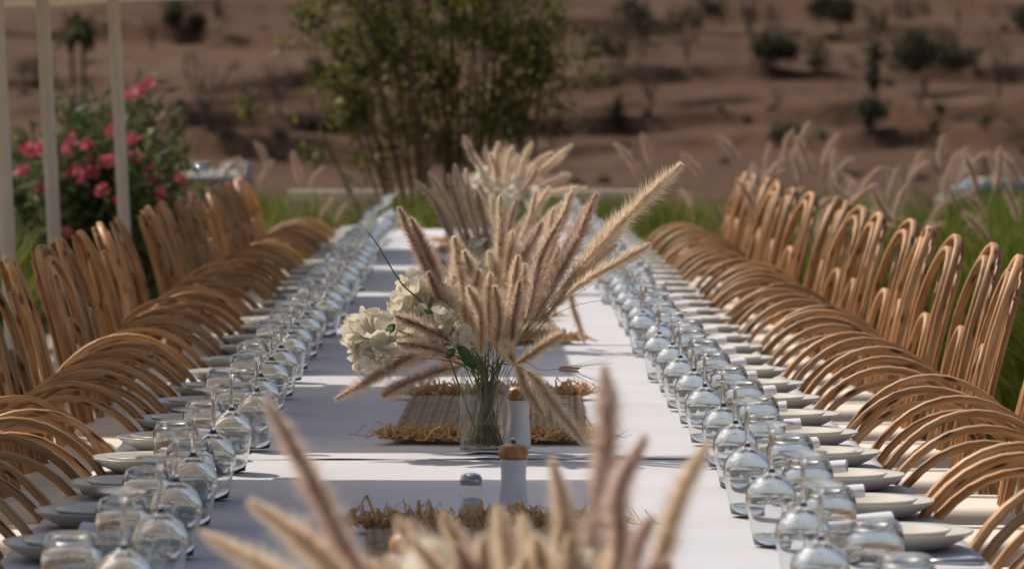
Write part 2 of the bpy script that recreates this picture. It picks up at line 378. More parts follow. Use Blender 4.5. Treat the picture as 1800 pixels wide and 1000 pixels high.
def build_cloth(i, a, b):
    lift = 0.0005 + (0.0018 if i in (0, 2, 4) else 0.0)
    hang = 0.24; ys = np.arange(a, b + 1e-6, 0.03)
    top = np.linspace(XL, XR, 70); V = []; rows = []
    for y in ys:
        row = []
        for side in (0,):
            for h in np.linspace(hang, 0.0, 7)[:-1]:
                fl = 0.010 * math.sin(y * 9 + 1.3 * i) * h / hang + 0.006 * noise.noise((y * 4, 1, i))
                row.append((XL - 0.006 - 0.02 * h / hang - abs(fl), y, TZ + lift - h - 0.004))
        for x in top:
            e = min(x - XL, XR - x); z = lift + 0.0022 * max(0, noise.noise((x * 2.2, y * 1.3, i))) + 0.0032 * max(0, noise.noise((x * 1.3, y * 4.2, i + 5))) + 0.0012 * max(0, noise.noise((x * 7, y * 9, i)))
            for k in range(1, 8):                         # pressed fold lines across the cloth
                yc = a + (b - a) * k / 8; z += 0.008 * math.exp(-((y - yc - 0.015 * noise.noise((x * 2, k, i))) / 0.012) ** 2) * (0.4 + 0.6 * abs(noise.noise((x * 1.5, k * 3.1, i))) * 2)
            edge = min(y - a, b - y) if 0 < i < 4 else (b - y if i == 0 else y - a)
            if edge < 0.08: z += (0.004 if i < 2 and (y > 9 and y < 10) else 0.0012) * (1 + noise.noise((x * 5, y * 3, 2.0 + i))) * (1 - edge / 0.08)
            z += 0.0015 * math.exp(-((x - 0.02 - 0.01 * noise.noise((y * 1.2, 3, i))) / 0.012) ** 2)
            if e < 0.012: z -= 0.004 * (1 - e / 0.012)
            row.append((x, y, TZ + z))
        for h in np.linspace(0.0, hang, 7)[1:]:
            fl = 0.010 * math.sin(y * 8 + 0.7 * i) * h / hang
            row.append((XR + 0.006 + 0.02 * h / hang + abs(fl), y, TZ + lift - h - 0.004))
        rows.append(row)
    n = len(rows[0]); V = [p for r in rows for p in r]
    F = [(q * n + j, q * n + j + 1, (q + 1) * n + j + 1, (q + 1) * n + j) for q in range(len(rows) - 1) for j in range(n - 1)]
    o = link('tablecloth', npmesh('tablecloth', V, F, True), LINEN); tag(o, CL_LAB[i], 'tablecloth', 'white cloths along the table')
for i, (a, b) in enumerate(CLOTHS): build_cloth(i, a, b)

# ================================================================== PARASOLS (flat square canopies over the left chairs)
def make_parasol():
    r = empty('parasol', (0, 0, 0))
    W, D, SL = 2.36, 2.14, 0.046                           # tilted a little down to the left, as the poles lean
    ZC = 1.98 - SL * 0.0
    def zc(x): return 1.982 + SL * x
    tilt = math.radians(2.6)
    pole = sweep('pole', [Vector((0.05 - 0.095 * t, 0, 2.08 * t)) for t in (0.0, 0.25, 0.5, 0.75, 1.0)], circ(0.029, 14), Vector((0, 1, 0)))
    link('pole', pole, POLEM, r)
    link('base_plate', box_mesh('base_plate', 0.5, 0.5, 0.03, 0.006, 2, 0.02), POLEM, r).location = (0.05, 0, 0)
    # canopy: shallow pyramid with a hanging valance, with thickness
    bm = bmesh.new(); n = 12
    grid = {}
    for i in range(n + 1):
        for j in range(n + 1):
            x = -W / 2 + W * i / n; y = -D / 2 + D * j / n
            e = max(abs(x) / (W / 2), abs(y) / (D / 2)); z = zc(x) + 0.14 * (1 - e) - 0.012 * math.sin(PI * (i / n)) * (1 if e > 0.95 else 0.2)
            grid[i, j] = bm.verts.new((x, y, z + 0.045))
    for i in range(n):
        for j in range(n): bm.faces.new((grid[i, j], grid[i + 1, j], grid[i + 1, j + 1], grid[i, j + 1]))
    me = bpy.data.meshes.new('canopy'); bm.to_mesh(me); bm.free(); link('canopy', me, CANOPY, r)
    bm = bmesh.new(); loop = []
    for i in range(n + 1): loop.append((-W / 2 + W * i / n, -D / 2))
    for j in range(1, n + 1): loop.append((W / 2, -D / 2 + D * j / n))
    for i in range(n - 1, -1, -1): loop.append((-W / 2 + W * i / n, D / 2))
    for j in range(n - 1, 0, -1): loop.append((-W / 2, -D / 2 + D * j / n))
    a = [bm.verts.new((x * 1.004, y * 1.004, zc(x) + 0.047)) for x, y in loop]; b = [bm.verts.new((x * 1.006, y * 1.006, zc(x) - 0.005 + 0.004 * math.sin(40 * x + 31 * y))) for x, y in loop]
    for k in range(len(loop)): k2 = (k + 1) % len(loop); bm.faces.new((a[k], a[k2], b[k2], b[k]))
    me = bpy.data.meshes.new('valance'); bm.to_mesh(me); bm.free(); link('valance', me, CANOPY, r)
    for k, (sx, sy) in enumerate(((1, 1), (1, -1), (-1, 1), (-1, -1), (1, 0), (-1, 0), (0, 1), (0, -1))):
        p1 = Vector((sx * W / 2 * 0.97, sy * D / 2 * 0.97, zc(sx * W / 2) + 0.025)); p0 = Vector((-0.045, 0, 2.06))
        link('rib', sweep('rib', [p0, p0.lerp(p1, 0.5), p1], rrect(0.016, 0.022, 0.003)), POLEM, r)
    return r
PAR_Y = [8.55, 11.42, 14.02, 16.65, 19.2, 21.95]
par = make_parasol()
for i, y in enumerate(PAR_Y):
    o = par if i == 0 else copy_tree(par)
    o.location = ((-1.72, -1.72, -1.72, -1.73, -1.80, -1.72)[i], y, 0)
    vis = y > 16
    lab = {3: 'cream parasol on the pole at the left edge of the photo', 4: 'cream parasol on the leaning pole in the middle of three at left', 5: 'cream parasol with its edge across the top left corner, rearmost pole by the pink oleander'}.get(i,
          ['cream parasol over the left chairs, nearest the camera and out of view', 'cream parasol over the left chairs, second from the camera, out of view', 'cream parasol over the left chairs, third from the camera, out of view'][i % 3])
    tag(o, lab, 'parasol', 'cream parasols behind the left chairs')

# ================================================================== CHAIRS
def make_chair(top_scale=1.0):
    r = empty('cane_chair', (0, 0, 0))
    SQ = rrect(0.0155, 0.024, 0.0035); SQB = rrect(0.017, 0.020, 0.0035); ROD = rrect(0.017, 0.014, 0.004)
    # local: +x towards the table, y sideways.  seat
    link('seat', box_mesh('seat', 0.44, 0.43, 0.035, 0.012, 2, 0.475), CANE, r).location = (0.0, 0, 0)
    me = box_mesh('cushion', 0.46, 0.40, 0.10, 0.04, 4, 0.545)
    for v in me.vertices:
        if v.co.z > 0.55: v.co.z += 0.012 * max(0, 1 - (v.co.x / 0.22) ** 2) * max(0, 1 - (v.co.y / 0.22) ** 2)
    cu = link('cushion', me, CUSH, r); cu.location = (0.0, 0, 0)
    pts = [Vector((0.234 * math.copysign(abs(math.cos(a)) ** 0.35, math.cos(a)), 0.204 * math.copysign(abs(math.sin(a)) ** 0.35, math.sin(a)), 0.545)) for a in np.linspace(0, 2 * PI, 33)]
    link('piping', sweep('piping', pts, circ(0.005, 6)), PIPING, cu)
    for sx in (1, -1):
        for sy in (1, -1):
            top = Vector((0.19 * sx, 0.185 * sy, 0.46)); bot = Vector((0.21 * sx, 0.2 * sy, 0.0))
            link('leg', sweep('leg', [bot, bot.lerp(top, 0.5), top], rrect(0.03, 0.03, 0.006)), CANE, r)
    # arm hoops: two bent strips a side, tall arcs from the seat front to the seat back
    for sy in (1, -1):
        for k, (yo, a_, b_, cx) in enumerate(((0.200, 0.262, 0.405, -0.030), (0.214, 0.248, 0.374, -0.034))):
            path = []
            for t in np.linspace(0.0, PI, 25):
                z = 0.455 + b_ * math.sin(t); path.append(Vector((cx + a_ * math.cos(t) * (1.0 if t < PI / 2 else 1.06), sy * (yo + 0.022 * math.sin(t) + 0.006 * math.sin(3 * t + k)), z)))
            path = [Vector((cx + a_, sy * yo, 0.30))] + path + [Vector((cx - a_ * 1.06, sy * yo, 0.33))]
            link('arm_hoop', sweep('arm_hoop', path, SQ, Vector((0, 1, 0)), smooth=False), CANE, r)
    # back: reclined fan; outer twin hoops, an inner hoop, rods with cut ends behind
    def bk(y, z, off=0.0):        # point on the reclined back surface
        t = (z - 0.45) / 0.66
        return Vector((-0.165 - 0.105 * t - 0.05 * t * t - 0.04 * (1 - (y / 0.25) ** 2) * 0.6 + off, y, 0.45 + (z - 0.45) * top_scale))
    def hoop(w0, w1, zt, zs, off):
        path = [bk(-w0, 0.40, off), bk(-(w0 + (w1 - w0) * 0.55), 0.62, off)]
        for t in np.linspace(PI, 0, 15): path.append(bk(w1 * math.cos(t), zs + (zt - zs) * math.sin(t) ** 0.8, off))
        path += [bk((w0 + (w1 - w0) * 0.55), 0.62, off), bk(w0, 0.40, off)]
        return catmull(path, 44)
    link('back_hoop', sweep('back_hoop', hoop(0.13, 0.190, 1.115, 0.90, 0.0), SQB, Vector((1, 0, 0.2)), smooth=False), CANE, r)
    link('back_hoop', sweep('back_hoop', hoop(0.10, 0.160, 1.082, 0.88, 0.012), SQB, Vector((1, 0, 0.2)), smooth=False), CANE, r)
    link('back_hoop', sweep('back_hoop', hoop(0.06, 0.098, 0.90, 0.76, 0.02), SQB, Vector((1, 0, 0.2)), smooth=False), CANE, r)
    for y in (-0.150, -0.090, -0.030, 0.030, 0.090, 0.150):
        zt = 0.88 + 0.228 * (1 - (y / 0.190) ** 2) ** 0.45
        p = [bk(y * 0.62 + (z - 0.42) / (zt - 0.42) * y * 0.38, z, -0.022) for z in np.linspace(0.42, zt, 7)]
        link('back_rod', sweep('back_rod', p, ROD, Vector((1, 0, 0)), smooth=False), CANE, r)
    link('back_rail', sweep('back_rail', [bk(y, 0.50, 0.004) for y in np.linspace(-0.17, 0.17, 7)], rrect(0.02, 0.03, 0.004)), CANE, r)
    return r
RY = [7.51 + 0.5555 * k for k in range(-2, 33)]
LY = [7.34 + 0.566 * k for k in range(-2, 33)]
chairR = make_chair(1.0); chairL = None
def in_frame(pts, m=6):
    for p in pts:
        if p[1] < 1: continue
        a, b = pix(p)
        if -m < a < 1800 + m and -m < b < 1000 + m: return True
    return False
def chairs(side):
    ys = [(6.30 if side == 'right' else 6.42) + 0.78 * k + random.uniform(-0.09, 0.09) for k in range(22 if side == 'right' else 23)]
    proto = chairR if side == 'right' else make_chair(0.945)
    first = True; n = 0
    for y in ys:
        x = 0.975 + random.uniform(-0.03, 0.03) if side == 'right' else -0.895 - random.uniform(-0.03, 0.03)
        rz = (PI + math.radians(random.uniform(-8, 10)) if side == 'right' else math.radians(random.uniform(-4, 11)))
        sg = 1 if side == 'right' else -1
        if not in_frame([(x - sg * 0.1, y - 0.25, 0.86), (x - sg * 0.2, y + 0.25, 0.8), (x + sg * 0.2, y + 0.2, 1.08)]): continue
        c = proto if first else copy_tree(proto); first = False
        c.location = (x, y, 0); c.rotation_euler = (0, 0, rz)
        tag(c, 'cane armchair with cream cushion, %s from the camera in the %s row' % (ORD[n], side), 'chair', 'bent cane chairs along the %s side of the table' % side)
        n += 1
chairs('right'); chairs('left')

# ================================================================== PLACE SETTINGS
ch_prof = [(0.0, 0.006), (0.085, 0.006), (0.100, 0.010), (0.128, 0.0245), (0.1345, 0.0275), (0.1362, 0.0262), (0.1345, 0.0235), (0.118, 0.0120), (0.098, 0.0022), (0.094, 0.0002), (0.082, 0.0002), (0.08, 0.002), (0.0, 0.002)]
pl_prof = [(r * 0.755, z * 0.86) for r, z in ch_prof]
CHM = lathe('charger_plate', ch_prof, 48); PLM = lathe('side_plate', pl_prof, 40)
bowl_o = [(0.0285, 0.0), (0.0318, 0.018), (0.0368, 0.043), (0.0412, 0.064), (0.0428, 0.078), (0.0408, 0.091), (0.0340, 0.1035), (0.0225, 0.112), (0.0122, 0.1180), (0.0066, 0.1222), (0.0046, 0.1262)]
bowl_i = [(0.0, 0.1130), (0.0075, 0.1118), (0.0190, 0.1075), (0.0305, 0.0998), (0.0388, 0.0890), (0.0413, 0.0770), (0.0400, 0.0640), (0.0357, 0.0430), (0.0308, 0.0180), (0.0276, 0.0004)]
BOWL = lathe('bowl', bowl_o[::1] and [(0.0, 0.1262)] + bowl_o[::-1] + bowl_i[::-1], 40)
STEM = lathe('stem', [(0.0, 0.1256), (0.0047, 0.1256), (0.0038, 0.134), (0.0034, 0.160), (0.0036, 0.183), (0.0052, 0.191), (0.0075, 0.1945), (0.0, 0.1945)], 16)
FOOT = lathe('foot', [(0.0, 0.1946), (0.0076, 0.1946), (0.016, 0.1968), (0.028, 0.1990), (0.0368, 0.2004), (0.0376, 0.2016), (0.0368, 0.2030), (0.02, 0.2022), (0.0, 0.2016)], 40)
tum_o = [(0.0385, 0.0), (0.0415, 0.022), (0.0440, 0.048), (0.0447, 0.070), (0.0438, 0.088), (0.0405, 0.102), (0.0360, 0.1105), (0.0300, 0.1145), (0.0250, 0.1140), (0.0, 0.1125)]
tum_i = [(0.0, 0.1035), (0.0230, 0.1035), (0.0330, 0.0990), (0.0392, 0.0880), (0.0422, 0.069), (0.0417, 0.048), (0.0394, 0.022), (0.0367, 0.0004), (0.0385, 0.0)]
TUM = lathe('tumbler', tum_o + tum_i, 40)
TUMB = lathe('thick_base', [(0.0, 0.1040), (0.0225, 0.1040), (0.0295, 0.1070), (0.025, 0.1112), (0.0, 0.1112)], 32)
def napkin_mesh(seed):
    rnd = random.Random(seed); sec = []
    for i in range(40):                                        # flattened spiral roll of cloth
        t = i / 39; a = t * 2 * PI * 2.6; rr = 0.006 + 0.0115 * t
        sec.append((rr * 1.75 * math.cos(a), rr * 0.8 * math.sin(a)))
    sec2 = [(x * 0.96 + 0.0, y * 0.9) for x, y in sec]
    V = []; xs = np.linspace(-0.062, 0.062, 9)
    for x in xs:
        f = 1 + 0.06 * noise.noise((x * 18, seed, 0)); dy = 0.004 * noise.noise((x * 10, seed, 4))
        for a, b in sec: V.append((x, a * f + dy, 0.0125 + b * f))
    n = len(sec); F = [(i * n + j, i * n + j + 1, (i + 1) * n + j + 1, (i + 1) * n + j) for i in range(len(xs) - 1) for j in range(n - 1)]
    return npmesh('napkin', V, F, True)
NAPS = [napkin_mesh(s) for s in (1, 2, 3)]
def knife_mesh():
    h = lathe('k', [(0.0, 0.0), (0.004, 0.0005), (0.0062, 0.004), (0.0066, 0.02), (0.0052, 0.06), (0.0046, 0.085), (0.0, 0.088)], 12)
    h.transform(Matrix.Translation((0, 0, 0.0068)) @ Matrix.Rotation(PI / 2, 4, 'Y'))
    bl = box_mesh('b', 0.115, 0.016, 0.0016, 0.0006, 1, 0); 
    for v in bl.vertices:
        if v.co.x > 0.03: v.co.y = v.co.y * 0.55 + 0.002
    bl.transform(Matrix.Translation((0.145, 0, 0.0058))); return merge('knife', [h, bl])
def fork_mesh():
    h = lathe('k', [(0.0, 0.0), (0.004, 0.0005), (0.006, 0.004), (0.0058, 0.02), (0.0038, 0.06), (0.003, 0.11), (0.0, 0.112)], 12)
    h.transform(Matrix.Translation((0, 0, 0.0062)) @ Matrix.Rotation(PI / 2, 4, 'Y')); parts = [h]
    pal = box_mesh('p', 0.03, 0.022, 0.002, 0.0008, 1, 0); pal.transform(Matrix.Translation((0.122, 0, 0.0062))); parts.append(pal)
    for k in range(4):
        ti = box_mesh('t', 0.048, 0.003, 0.002, 0.0006, 1, 0); ti.transform(Matrix.Translation((0.160, -0.0093 + 0.0062 * k, 0.0066))); parts.append(ti)
    return merge('fork', parts)
KNIFE = knife_mesh(); FORK = fork_mesh()
CT = TZ + 0.0085                                               # top of the cloth, tops of its folds included
def setting(side):
    sg = 1 if side == 'right' else -1
    ys = RY if side == 'right' else LY
    edge = XR if side == 'right' else XL
    cnt = dict.fromkeys(('charger', 'plate', 'napkin', 'wine', 'tumbler', 'knife', 'fork'), 0)
    def o_(k): cnt[k] += 1; return ORD[cnt[k] - 1]
    glass = None
    for i, y in enumerate(ys):
        if y > Y1 - 0.2: continue
        cx = edge - sg * (0.142 + random.uniform(-0.004, 0.006)); yy = y + random.uniform(-0.012, 0.012)
        pos = 'from the camera in the %s row' % side
        if in_frame([(cx, yy, CT), (cx + sg * 0.13, yy, CT)], 20):
            c = link('charger_plate', CHM, CHARGER); c.location = (cx, yy, CT); tag(c, 'wide lower plate, %s %s' % (o_('charger'), pos), 'plate', 'charger plates on the %s side' % side)
            p = link('side_plate', PLM, PLATE); p.location = (cx + random.uniform(-0.004, 0.004), yy + random.uniform(-0.004, 0.004), CT + 0.0062); tag(p, 'small plate stacked on a wide one, %s %s' % (o_('plate'), pos), 'plate', 'smaller plates on the %s side' % side)
            q = link('napkin', NAPS[i % 3], NAPK); q.location = (cx - sg * (0.03 + random.uniform(0, 0.03)), yy + random.uniform(-0.02, 0.02), CT + 0.0128); q.rotation_euler = (0, math.radians(-sg * 5), math.radians(random.uniform(-16, 16)))
            q.location.z += 0.012
            tag(q, 'rolled napkin on a plate, %s %s' % (o_('napkin'), pos), 'napkin', 'rolled napkins on the %s side' % side)
        ky = yy + 0.225
        kr = 0 if side == 'left' else PI
        for nm, me, dy in (('knife', KNIFE, 0.0), ('fork', FORK, 0.026)):
            kx = edge - sg * (0.02 + random.uniform(0, 0.008))
            if in_frame([(kx, ky + dy, CT), (kx - sg * 0.1, ky + dy, CT)]):
                k = link(nm, me, STEEL); k.location = (kx, ky + dy, CT); k.rotation_euler = (0, 0, kr + math.radians(random.uniform(-3, 3)))
                tag(k, 'steel %s beside a plate, %s %s' % (nm, o_(nm), pos), nm, '%ss on the %s side' % ('fork' if nm == 'fork' else 'knive', side))
        wx = sg * 0.484 + random.uniform(-0.014, 0.014); wy = yy + random.uniform(-0.06, 0.05)
        if in_frame([(wx, wy, CT), (wx, wy, CT + 0.2)], 40):
            if glass is None:
                glass = empty('wine_glass', (0, 0, 0)); link('bowl', BOWL, THIN, glass); link('stem', STEM, SOLID, glass); link('foot', FOOT, SOLID, glass); g = glass
            else: g = copy_tree(glass)
            g.location = (wx, wy, CT); g.rotation_euler = (0, 0, random.uniform(0, 6)); 
            tag(g, 'stemmed glass standing upside down, %s %s' % (o_('wine'), pos), 'wine glass', 'upturned wine glasses on the %s side' % side)
        tx = sg * 0.575 + random.uniform(-0.016, 0.016); ty = yy - 0.20 + random.uniform(-0.04, 0.04)
        if (tx - cx) ** 2 + (ty - yy) ** 2 < 0.183 ** 2:
            tx = cx - sg * math.sqrt(max(0.01, 0.183 ** 2 - (ty - yy) ** 2))
        if in_frame([(tx, ty, CT), (tx, ty, CT + 0.1)], 40):
            g = link('tumbler', TUM, THIN); g.location = (tx, ty, CT); b = link('thick_base', TUMB, SOLID, g)
            tag(g, 'clear tumbler standing upside down, %s %s' % (o_('tumbler'), pos), 'tumbler', 'upturned tumblers on the %s side' % side)
setting('right'); setting('left')

# ================================================================== WOVEN RUNNERS
def weave_mesh(w, l):
    """rows of plump braided stitches"""
    nx = 28; ny = int(l / 0.021); V = []; F = []
    base = [(-1, 0, 0), (-0.35, -0.62, 0.5), (-0.35, 0.62, 0.5), (0.35, -0.62, 0.5), (0.35, 0.62, 0.5), (1, 0, 0), (-0.3, -0.8, -0.2), (0.3, -0.8, -0.2), (0.3, 0.8, -0.2), (-0.3, 0.8, -0.2)]
    fc = [(0, 1, 2), (1, 3, 4), (1, 4, 2), (3, 5, 4), (0, 6, 1), (6, 7, 3), (6, 3, 1), (7, 5, 3), (0, 2, 9), (2, 4, 8), (2, 8, 9), (4, 5, 8)]
    for j in range(ny):
        for i in range(nx):
            x = -w / 2 + (i + 0.5) * w / nx; y = -l / 2 + (j + 0.5) * l / ny
            a = PI / 2 + (0.28 if i % 2 else -0.28) + random.uniform(-0.12, 0.12); y += (0.5 if i % 2 else 0) * l / ny; ca, sa = math.cos(a), math.sin(a); s = random.uniform(0.88, 1.12)
            zz = 0.004 + random.uniform(-0.0012, 0.0015) + 0.002 * noise.noise((x * 9, y * 5, 1)); k = len(V)
            for bx, by, bz in base:
                px_, py_ = bx * 0.0175 * s, by * 0.0098 * s
                V.append((x + px_ * ca - py_ * sa, y + px_ * sa + py_ * ca, zz + bz * 0.006))
            F += [(p + k, q + k, r + k) for p, q, r in fc]
    return npmesh('weave', V, F, False)
def fringe_mesh(w, seed, n=420):
    """loose curled raffia ends along one end of the runner; grows towards -y"""
    rnd = random.Random(seed); V = []; F = []
    for i in range(n):
        x = rnd.uniform(-w / 2 - 0.02, w / 2 + 0.04); ln = rnd.uniform(0.035, 0.105); a = rnd.gauss(0, 0.6); lift = rnd.uniform(0.006, 0.042) * rnd.random(); wd = rnd.uniform(0.0022, 0.0062)
        y0 = rnd.uniform(-0.01, 0.05); z0 = rnd.uniform(0.003, 0.012); cu = rnd.uniform(-5, 5); pts = []; cx, cyy = x, y0; tw = rnd.uniform(0, PI)
        for k in range(6):
            t = k / 5; pts.append((cx, cyy, max(0.002, z0 + lift * math.sin(PI * min(1, t * 1.25)) * (1 if t < 0.8 else 0.75) + (0.02 * rnd.random() if rnd.random() < 0.12 else 0))))
            an = a + cu * 0.06 * k + rnd.uniform(-0.3, 0.3); cx += math.sin(an) * ln / 5; cyy -= math.cos(an) * ln / 5 * 0.8
        k0 = len(V)
        for k, p in enumerate(pts):
            f = wd * (1 - 0.7 * (k / 5)); c, s = math.cos(tw + k * 0.5), abs(math.sin(tw + k * 0.5)); dx = math.cos(a) * f; 
            V += [(p[0] - dx * c, p[1] - f * 0.3, p[2]), (p[0] + dx * c, p[1] + f * 0.3, p[2] + f * 1.4 * s)]
        for k in range(5): F.append((k0 + 2 * k, k0 + 2 * k + 1, k0 + 2 * k + 3, k0 + 2 * k + 2))
    return npmesh('fringe', V, F, False)
MW, ML = 0.42, 1.45
WEAVE = weave_mesh(MW, ML); FRG = [fringe_mesh(MW, 3), fringe_mesh(MW, 8), fringe_mesh(MW, 5)]
MATS = [(0.035, 7.08), (0.032, 10.52), (0.045, 14.45), (0.02, 18.35), (0.02, 22.3)]
MAT_LAB = ['fringed raffia table runner nearest the camera behind the blurred foreground plumes', 'fringed raffia table runner lying behind the clear glass vase', 'fringed raffia table runner behind the middle arrangement at its right', 'fringed raffia table runner under the blurred third arrangement', 'fringed raffia table runner at the far end of the table']
for i, (x, y) in enumerate(MATS):
    r = tag(empty('table_runner', (x, y, CT), math.radians((1.5, -1, 2, 0, 1)[i])), MAT_LAB[i], 'table runner', 'fringed raffia runners down the middle of the table')
    w = link('weave', WEAVE, RAFFIA, r); w['kind'] = 'stuff'
    f = link('fringe', FRG[i % 3], FRINGE, r); f.location = (0, -ML / 2, 0); f['kind'] = 'stuff'
    f = link('fringe', FRG[(i + 1) % 3], FRINGE, r); f.location = (0, ML / 2, 0); f.rotation_euler = (0, 0, PI); f['kind'] = 'stuff'

# ================================================================== SALT MILLS, SHAKER
def make_mill():
    r = empty('salt_mill', (0, 0, 0))
    link('body', lathe('body', [(0.0, 0.0), (0.0245, 0.0), (0.0262, 0.002), (0.0266, 0.012), (0.0258, 0.030), (0.0236, 0.050), (0.0222, 0.066), (0.0224, 0.084), (0.0238, 0.098), (0.0244, 0.1030), (0.0, 0.1030)], 36), WHITEP, r)
    link('gasket', lathe('gasket', [(0.0, 0.1031), (0.0238, 0.1031), (0.0238, 0.1046), (0.0, 0.1046)], 32), DARK, r)
    link('wooden_cap', lathe('wooden_cap', [(0.0, 0.1047), (0.0252, 0.1047), (0.0264, 0.1075), (0.0268, 0.113), (0.0258, 0.1205), (0.0218, 0.1265), (0.014, 0.1302), (0.004, 0.1312), (0.0, 0.1312)], 36), TURNED, r)
    link('knob', lathe('knob', [(0.0, 0.1300), (0.0036, 0.1300), (0.0036, 0.1332), (0.0062, 0.1345), (0.0070, 0.1375), (0.0062, 0.1400), (0.0, 0.1408)], 18), STEEL, r)
    return r
mill = make_mill()
def on_table(px, py, z=TZ):
    v = P(px, py, 10) - Vector((0, 0, CZ)); t = (CT - CZ) / v.z; return Vector((0, 0, CZ)) + v * t
for i, (x, y, lab) in enumerate([(0.083, 9.60, 'white salt mill with wooden cap standing just behind the clear vase'), (0.061, 8.03, 'white salt mill with wooden cap standing in front of the clear vase'), (-0.10, 6.38, 'white salt mill with wooden cap at the bottom edge among foreground plumes'), (0.04, 13.05, 'white salt mill with wooden cap hidden behind the sharp arrangement')]):
    if i == 3: continue
    m_ = mill if i == 0 else copy_tree(mill)
    m_.location = (x, y, CT); m_.rotation_euler = (0, 0, i * 1.1); tag(m_, lab, 'salt mill', 'white salt mills down the middle of the table')
s = tag(empty('salt_shaker', (-0.014, 8.02, CT)), 'small clear shaker with a domed pale lid left of the front salt mill', 'shaker')
link('jar', lathe('jar', [(0.0, 0.0), (0.02, 0.0), (0.0215, 0.002), (0.0205, 0.045), (0.018, 0.058), (0.0, 0.058)], 28), VASEG, s)
link('salt', lathe('salt', [(0.0, 0.003), (0.019, 0.003), (0.0185, 0.034), (0.0, 0.036)], 24), WHITEP, s)
link('lid', lathe('lid', [(0.0, 0.0582), (0.0195, 0.0582), (0.0200, 0.068), (0.0165, 0.0755), (0.007, 0.079), (0.0, 0.0795)], 28), STEEL, s)

# ================================================================== FLOWER ARRANGEMENTS
def plume_mesh(path, r0, nb=620, ng=260, seed=0, tap=0.40):
    """bottlebrush seed head along a path: grains near the axis, fine bristles round it"""
    rng = np.random.default_rng(seed); pts = np.array([tuple(p) for p in path]); m = len(pts) - 1
    seg = np.linalg.norm(np.diff(pts, axis=0), axis=1); Ltot = seg.sum()
    def at(t):
        f = t * m; i = np.minimum(f.astype(int), m - 1); u = (f - i)[:, None]
        return pts[i] * (1 - u) + pts[i + 1] * u, (pts[i + 1] - pts[i]) / seg[i][:, None]
    def prof(t): return np.clip(np.minimum((t + 0.05) / 0.16, 1.0) * np.minimum((1.05 - t) / tap, 1.0) ** 0.72, 0.12, 1)
    def make(n, lo, hi, wid, out_lo, out_hi):
        t = rng.random(n); p, ax = at(t)
        q = rng.normal(size=(n, 3)); q -= (q * ax).sum(1, keepdims=True) * ax; q /= np.linalg.norm(q, axis=1, keepdims=True)
        an = rng.uniform(out_lo, out_hi, n)[:, None]; d = q * np.sin(an) + ax * np.cos(an)
        ln = (rng.uniform(lo, hi, n) * prof(t) * r0)[:, None]
        st = p + q * (0.05 * r0); s = np.cross(d, rng.normal(size=(n, 3))); s /= np.linalg.norm(s, axis=1, keepdims=True)
        w = (wid * rng.uniform(0.7, 1.3, n))[:, None]
        V = np.stack([st - s * w * 0.5, st + s * w * 0.5, st + d * ln], 1).reshape(-1, 3); return V
    r0 = r0 * 1.12; V1 = np.concatenate([make(int(nb * 1.9), 0.8, 1.9, 0.0011, 0.55, 1.25), make(int(nb * 0.7), 1.6, 2.7, 0.0009, 0.5, 1.15)]); V2 = make(int(ng * 1.9), 0.4, 1.05, 0.0034, 0.4, 1.1); V = np.concatenate([V1, V2])
    # solid core so that it does not read as hollow
    ring = []
    for i in range(m + 1):
        ax = pts[min(i + 1, m)] - pts[max(i - 1, 0)]; ax /= np.linalg.norm(ax); a = np.cross(ax, (0.3, 0.9, 0.1)); a /= np.linalg.norm(a); b = np.cross(ax, a)
        rr = 0.13 * r0 * float(prof(np.array([i / m]))[0])
        for k in range(5): ring.append(pts[i] + rr * (a * math.cos(k * 1.2566) + b * math.sin(k * 1.2566)))
    F = [tuple(x) for x in np.arange(len(V)).reshape(-1, 3)]; k0 = len(V)
    for i in range(m):
        for k in range(5):
            k2 = (k + 1) % 5; q = (k0 + i * 5 + k, k0 + i * 5 + k2, k0 + i * 5 + 5 + k2, k0 + i * 5 + 5 + k); F += [(q[0], q[1], q[2]), (q[0], q[2], q[3])]
    return npmesh('plume', np.concatenate([V, np.array(ring)]), F)
def petal_mesh(seed):
    V = []; n = 6; w = 5
    for i in range(n + 1):
        t = i / n; hw = 0.62 * math.sin(PI * min(1, t * 0.92 + 0.06)) ** 0.7
        for j in range(w):
            u = (j / (w - 1) - 0.5) * 2; x = u * hw
            z = 0.32 * t * t + 0.20 * u * u * (0.3 + t) + 0.10 * noise.noise((t * 4, u * 3, seed * 3.3)) * (0.3 + t)
            V.append((x, t, z))
    F = [(i * w + j, i * w + j + 1, (i + 1) * w + j + 1, (i + 1) * w + j) for i in range(n) for j in range(w - 1)]
    return npmesh('petal', V, F, True)
PETALS = [petal_mesh(s) for s in range(5)]
LEAFM = petal_mesh(17)
def blossom(root, c, rad, n, rnd, face=None):
    """a papery head of crumpled cream bracts"""
    b = bpy.data.objects.new('blossom', lathe('blossom', [(0.0, -0.28 * rad), (0.2 * rad, -0.18 * rad), (0.28 * rad, 0.0), (0.16 * rad, 0.2 * rad), (0.0, 0.26 * rad)], 8)); C.objects.link(b); b.data.materials.append(PETAL)
    b.parent = root; b.location = c
    for k in range(n):
        v = Vector((rnd.gauss(0, 1), rnd.gauss(-0.25, 1), rnd.gauss(0.35, 1))).normalized()
        p = link('petal', PETALS[rnd.randrange(5)], PETAL, b); s = rad * rnd.uniform(0.62, 0.95)
        t = v.orthogonal(); t.rotate(Matrix.Rotation(rnd.uniform(0, 6.28), 3, v)); d = (t * rnd.uniform(0.7, 1.0) + v * rnd.uniform(0.25, 0.8)).normalized()
        z = (v - d * v.dot(d)).normalized(); x = d.cross(z); M = Matrix((x, d, z)).transposed().to_4x4()
        p.matrix_local = Matrix.Translation(v * rad * rnd.uniform(0.2, 0.5)) @ M @ Matrix.Scale(s, 4)
    return b
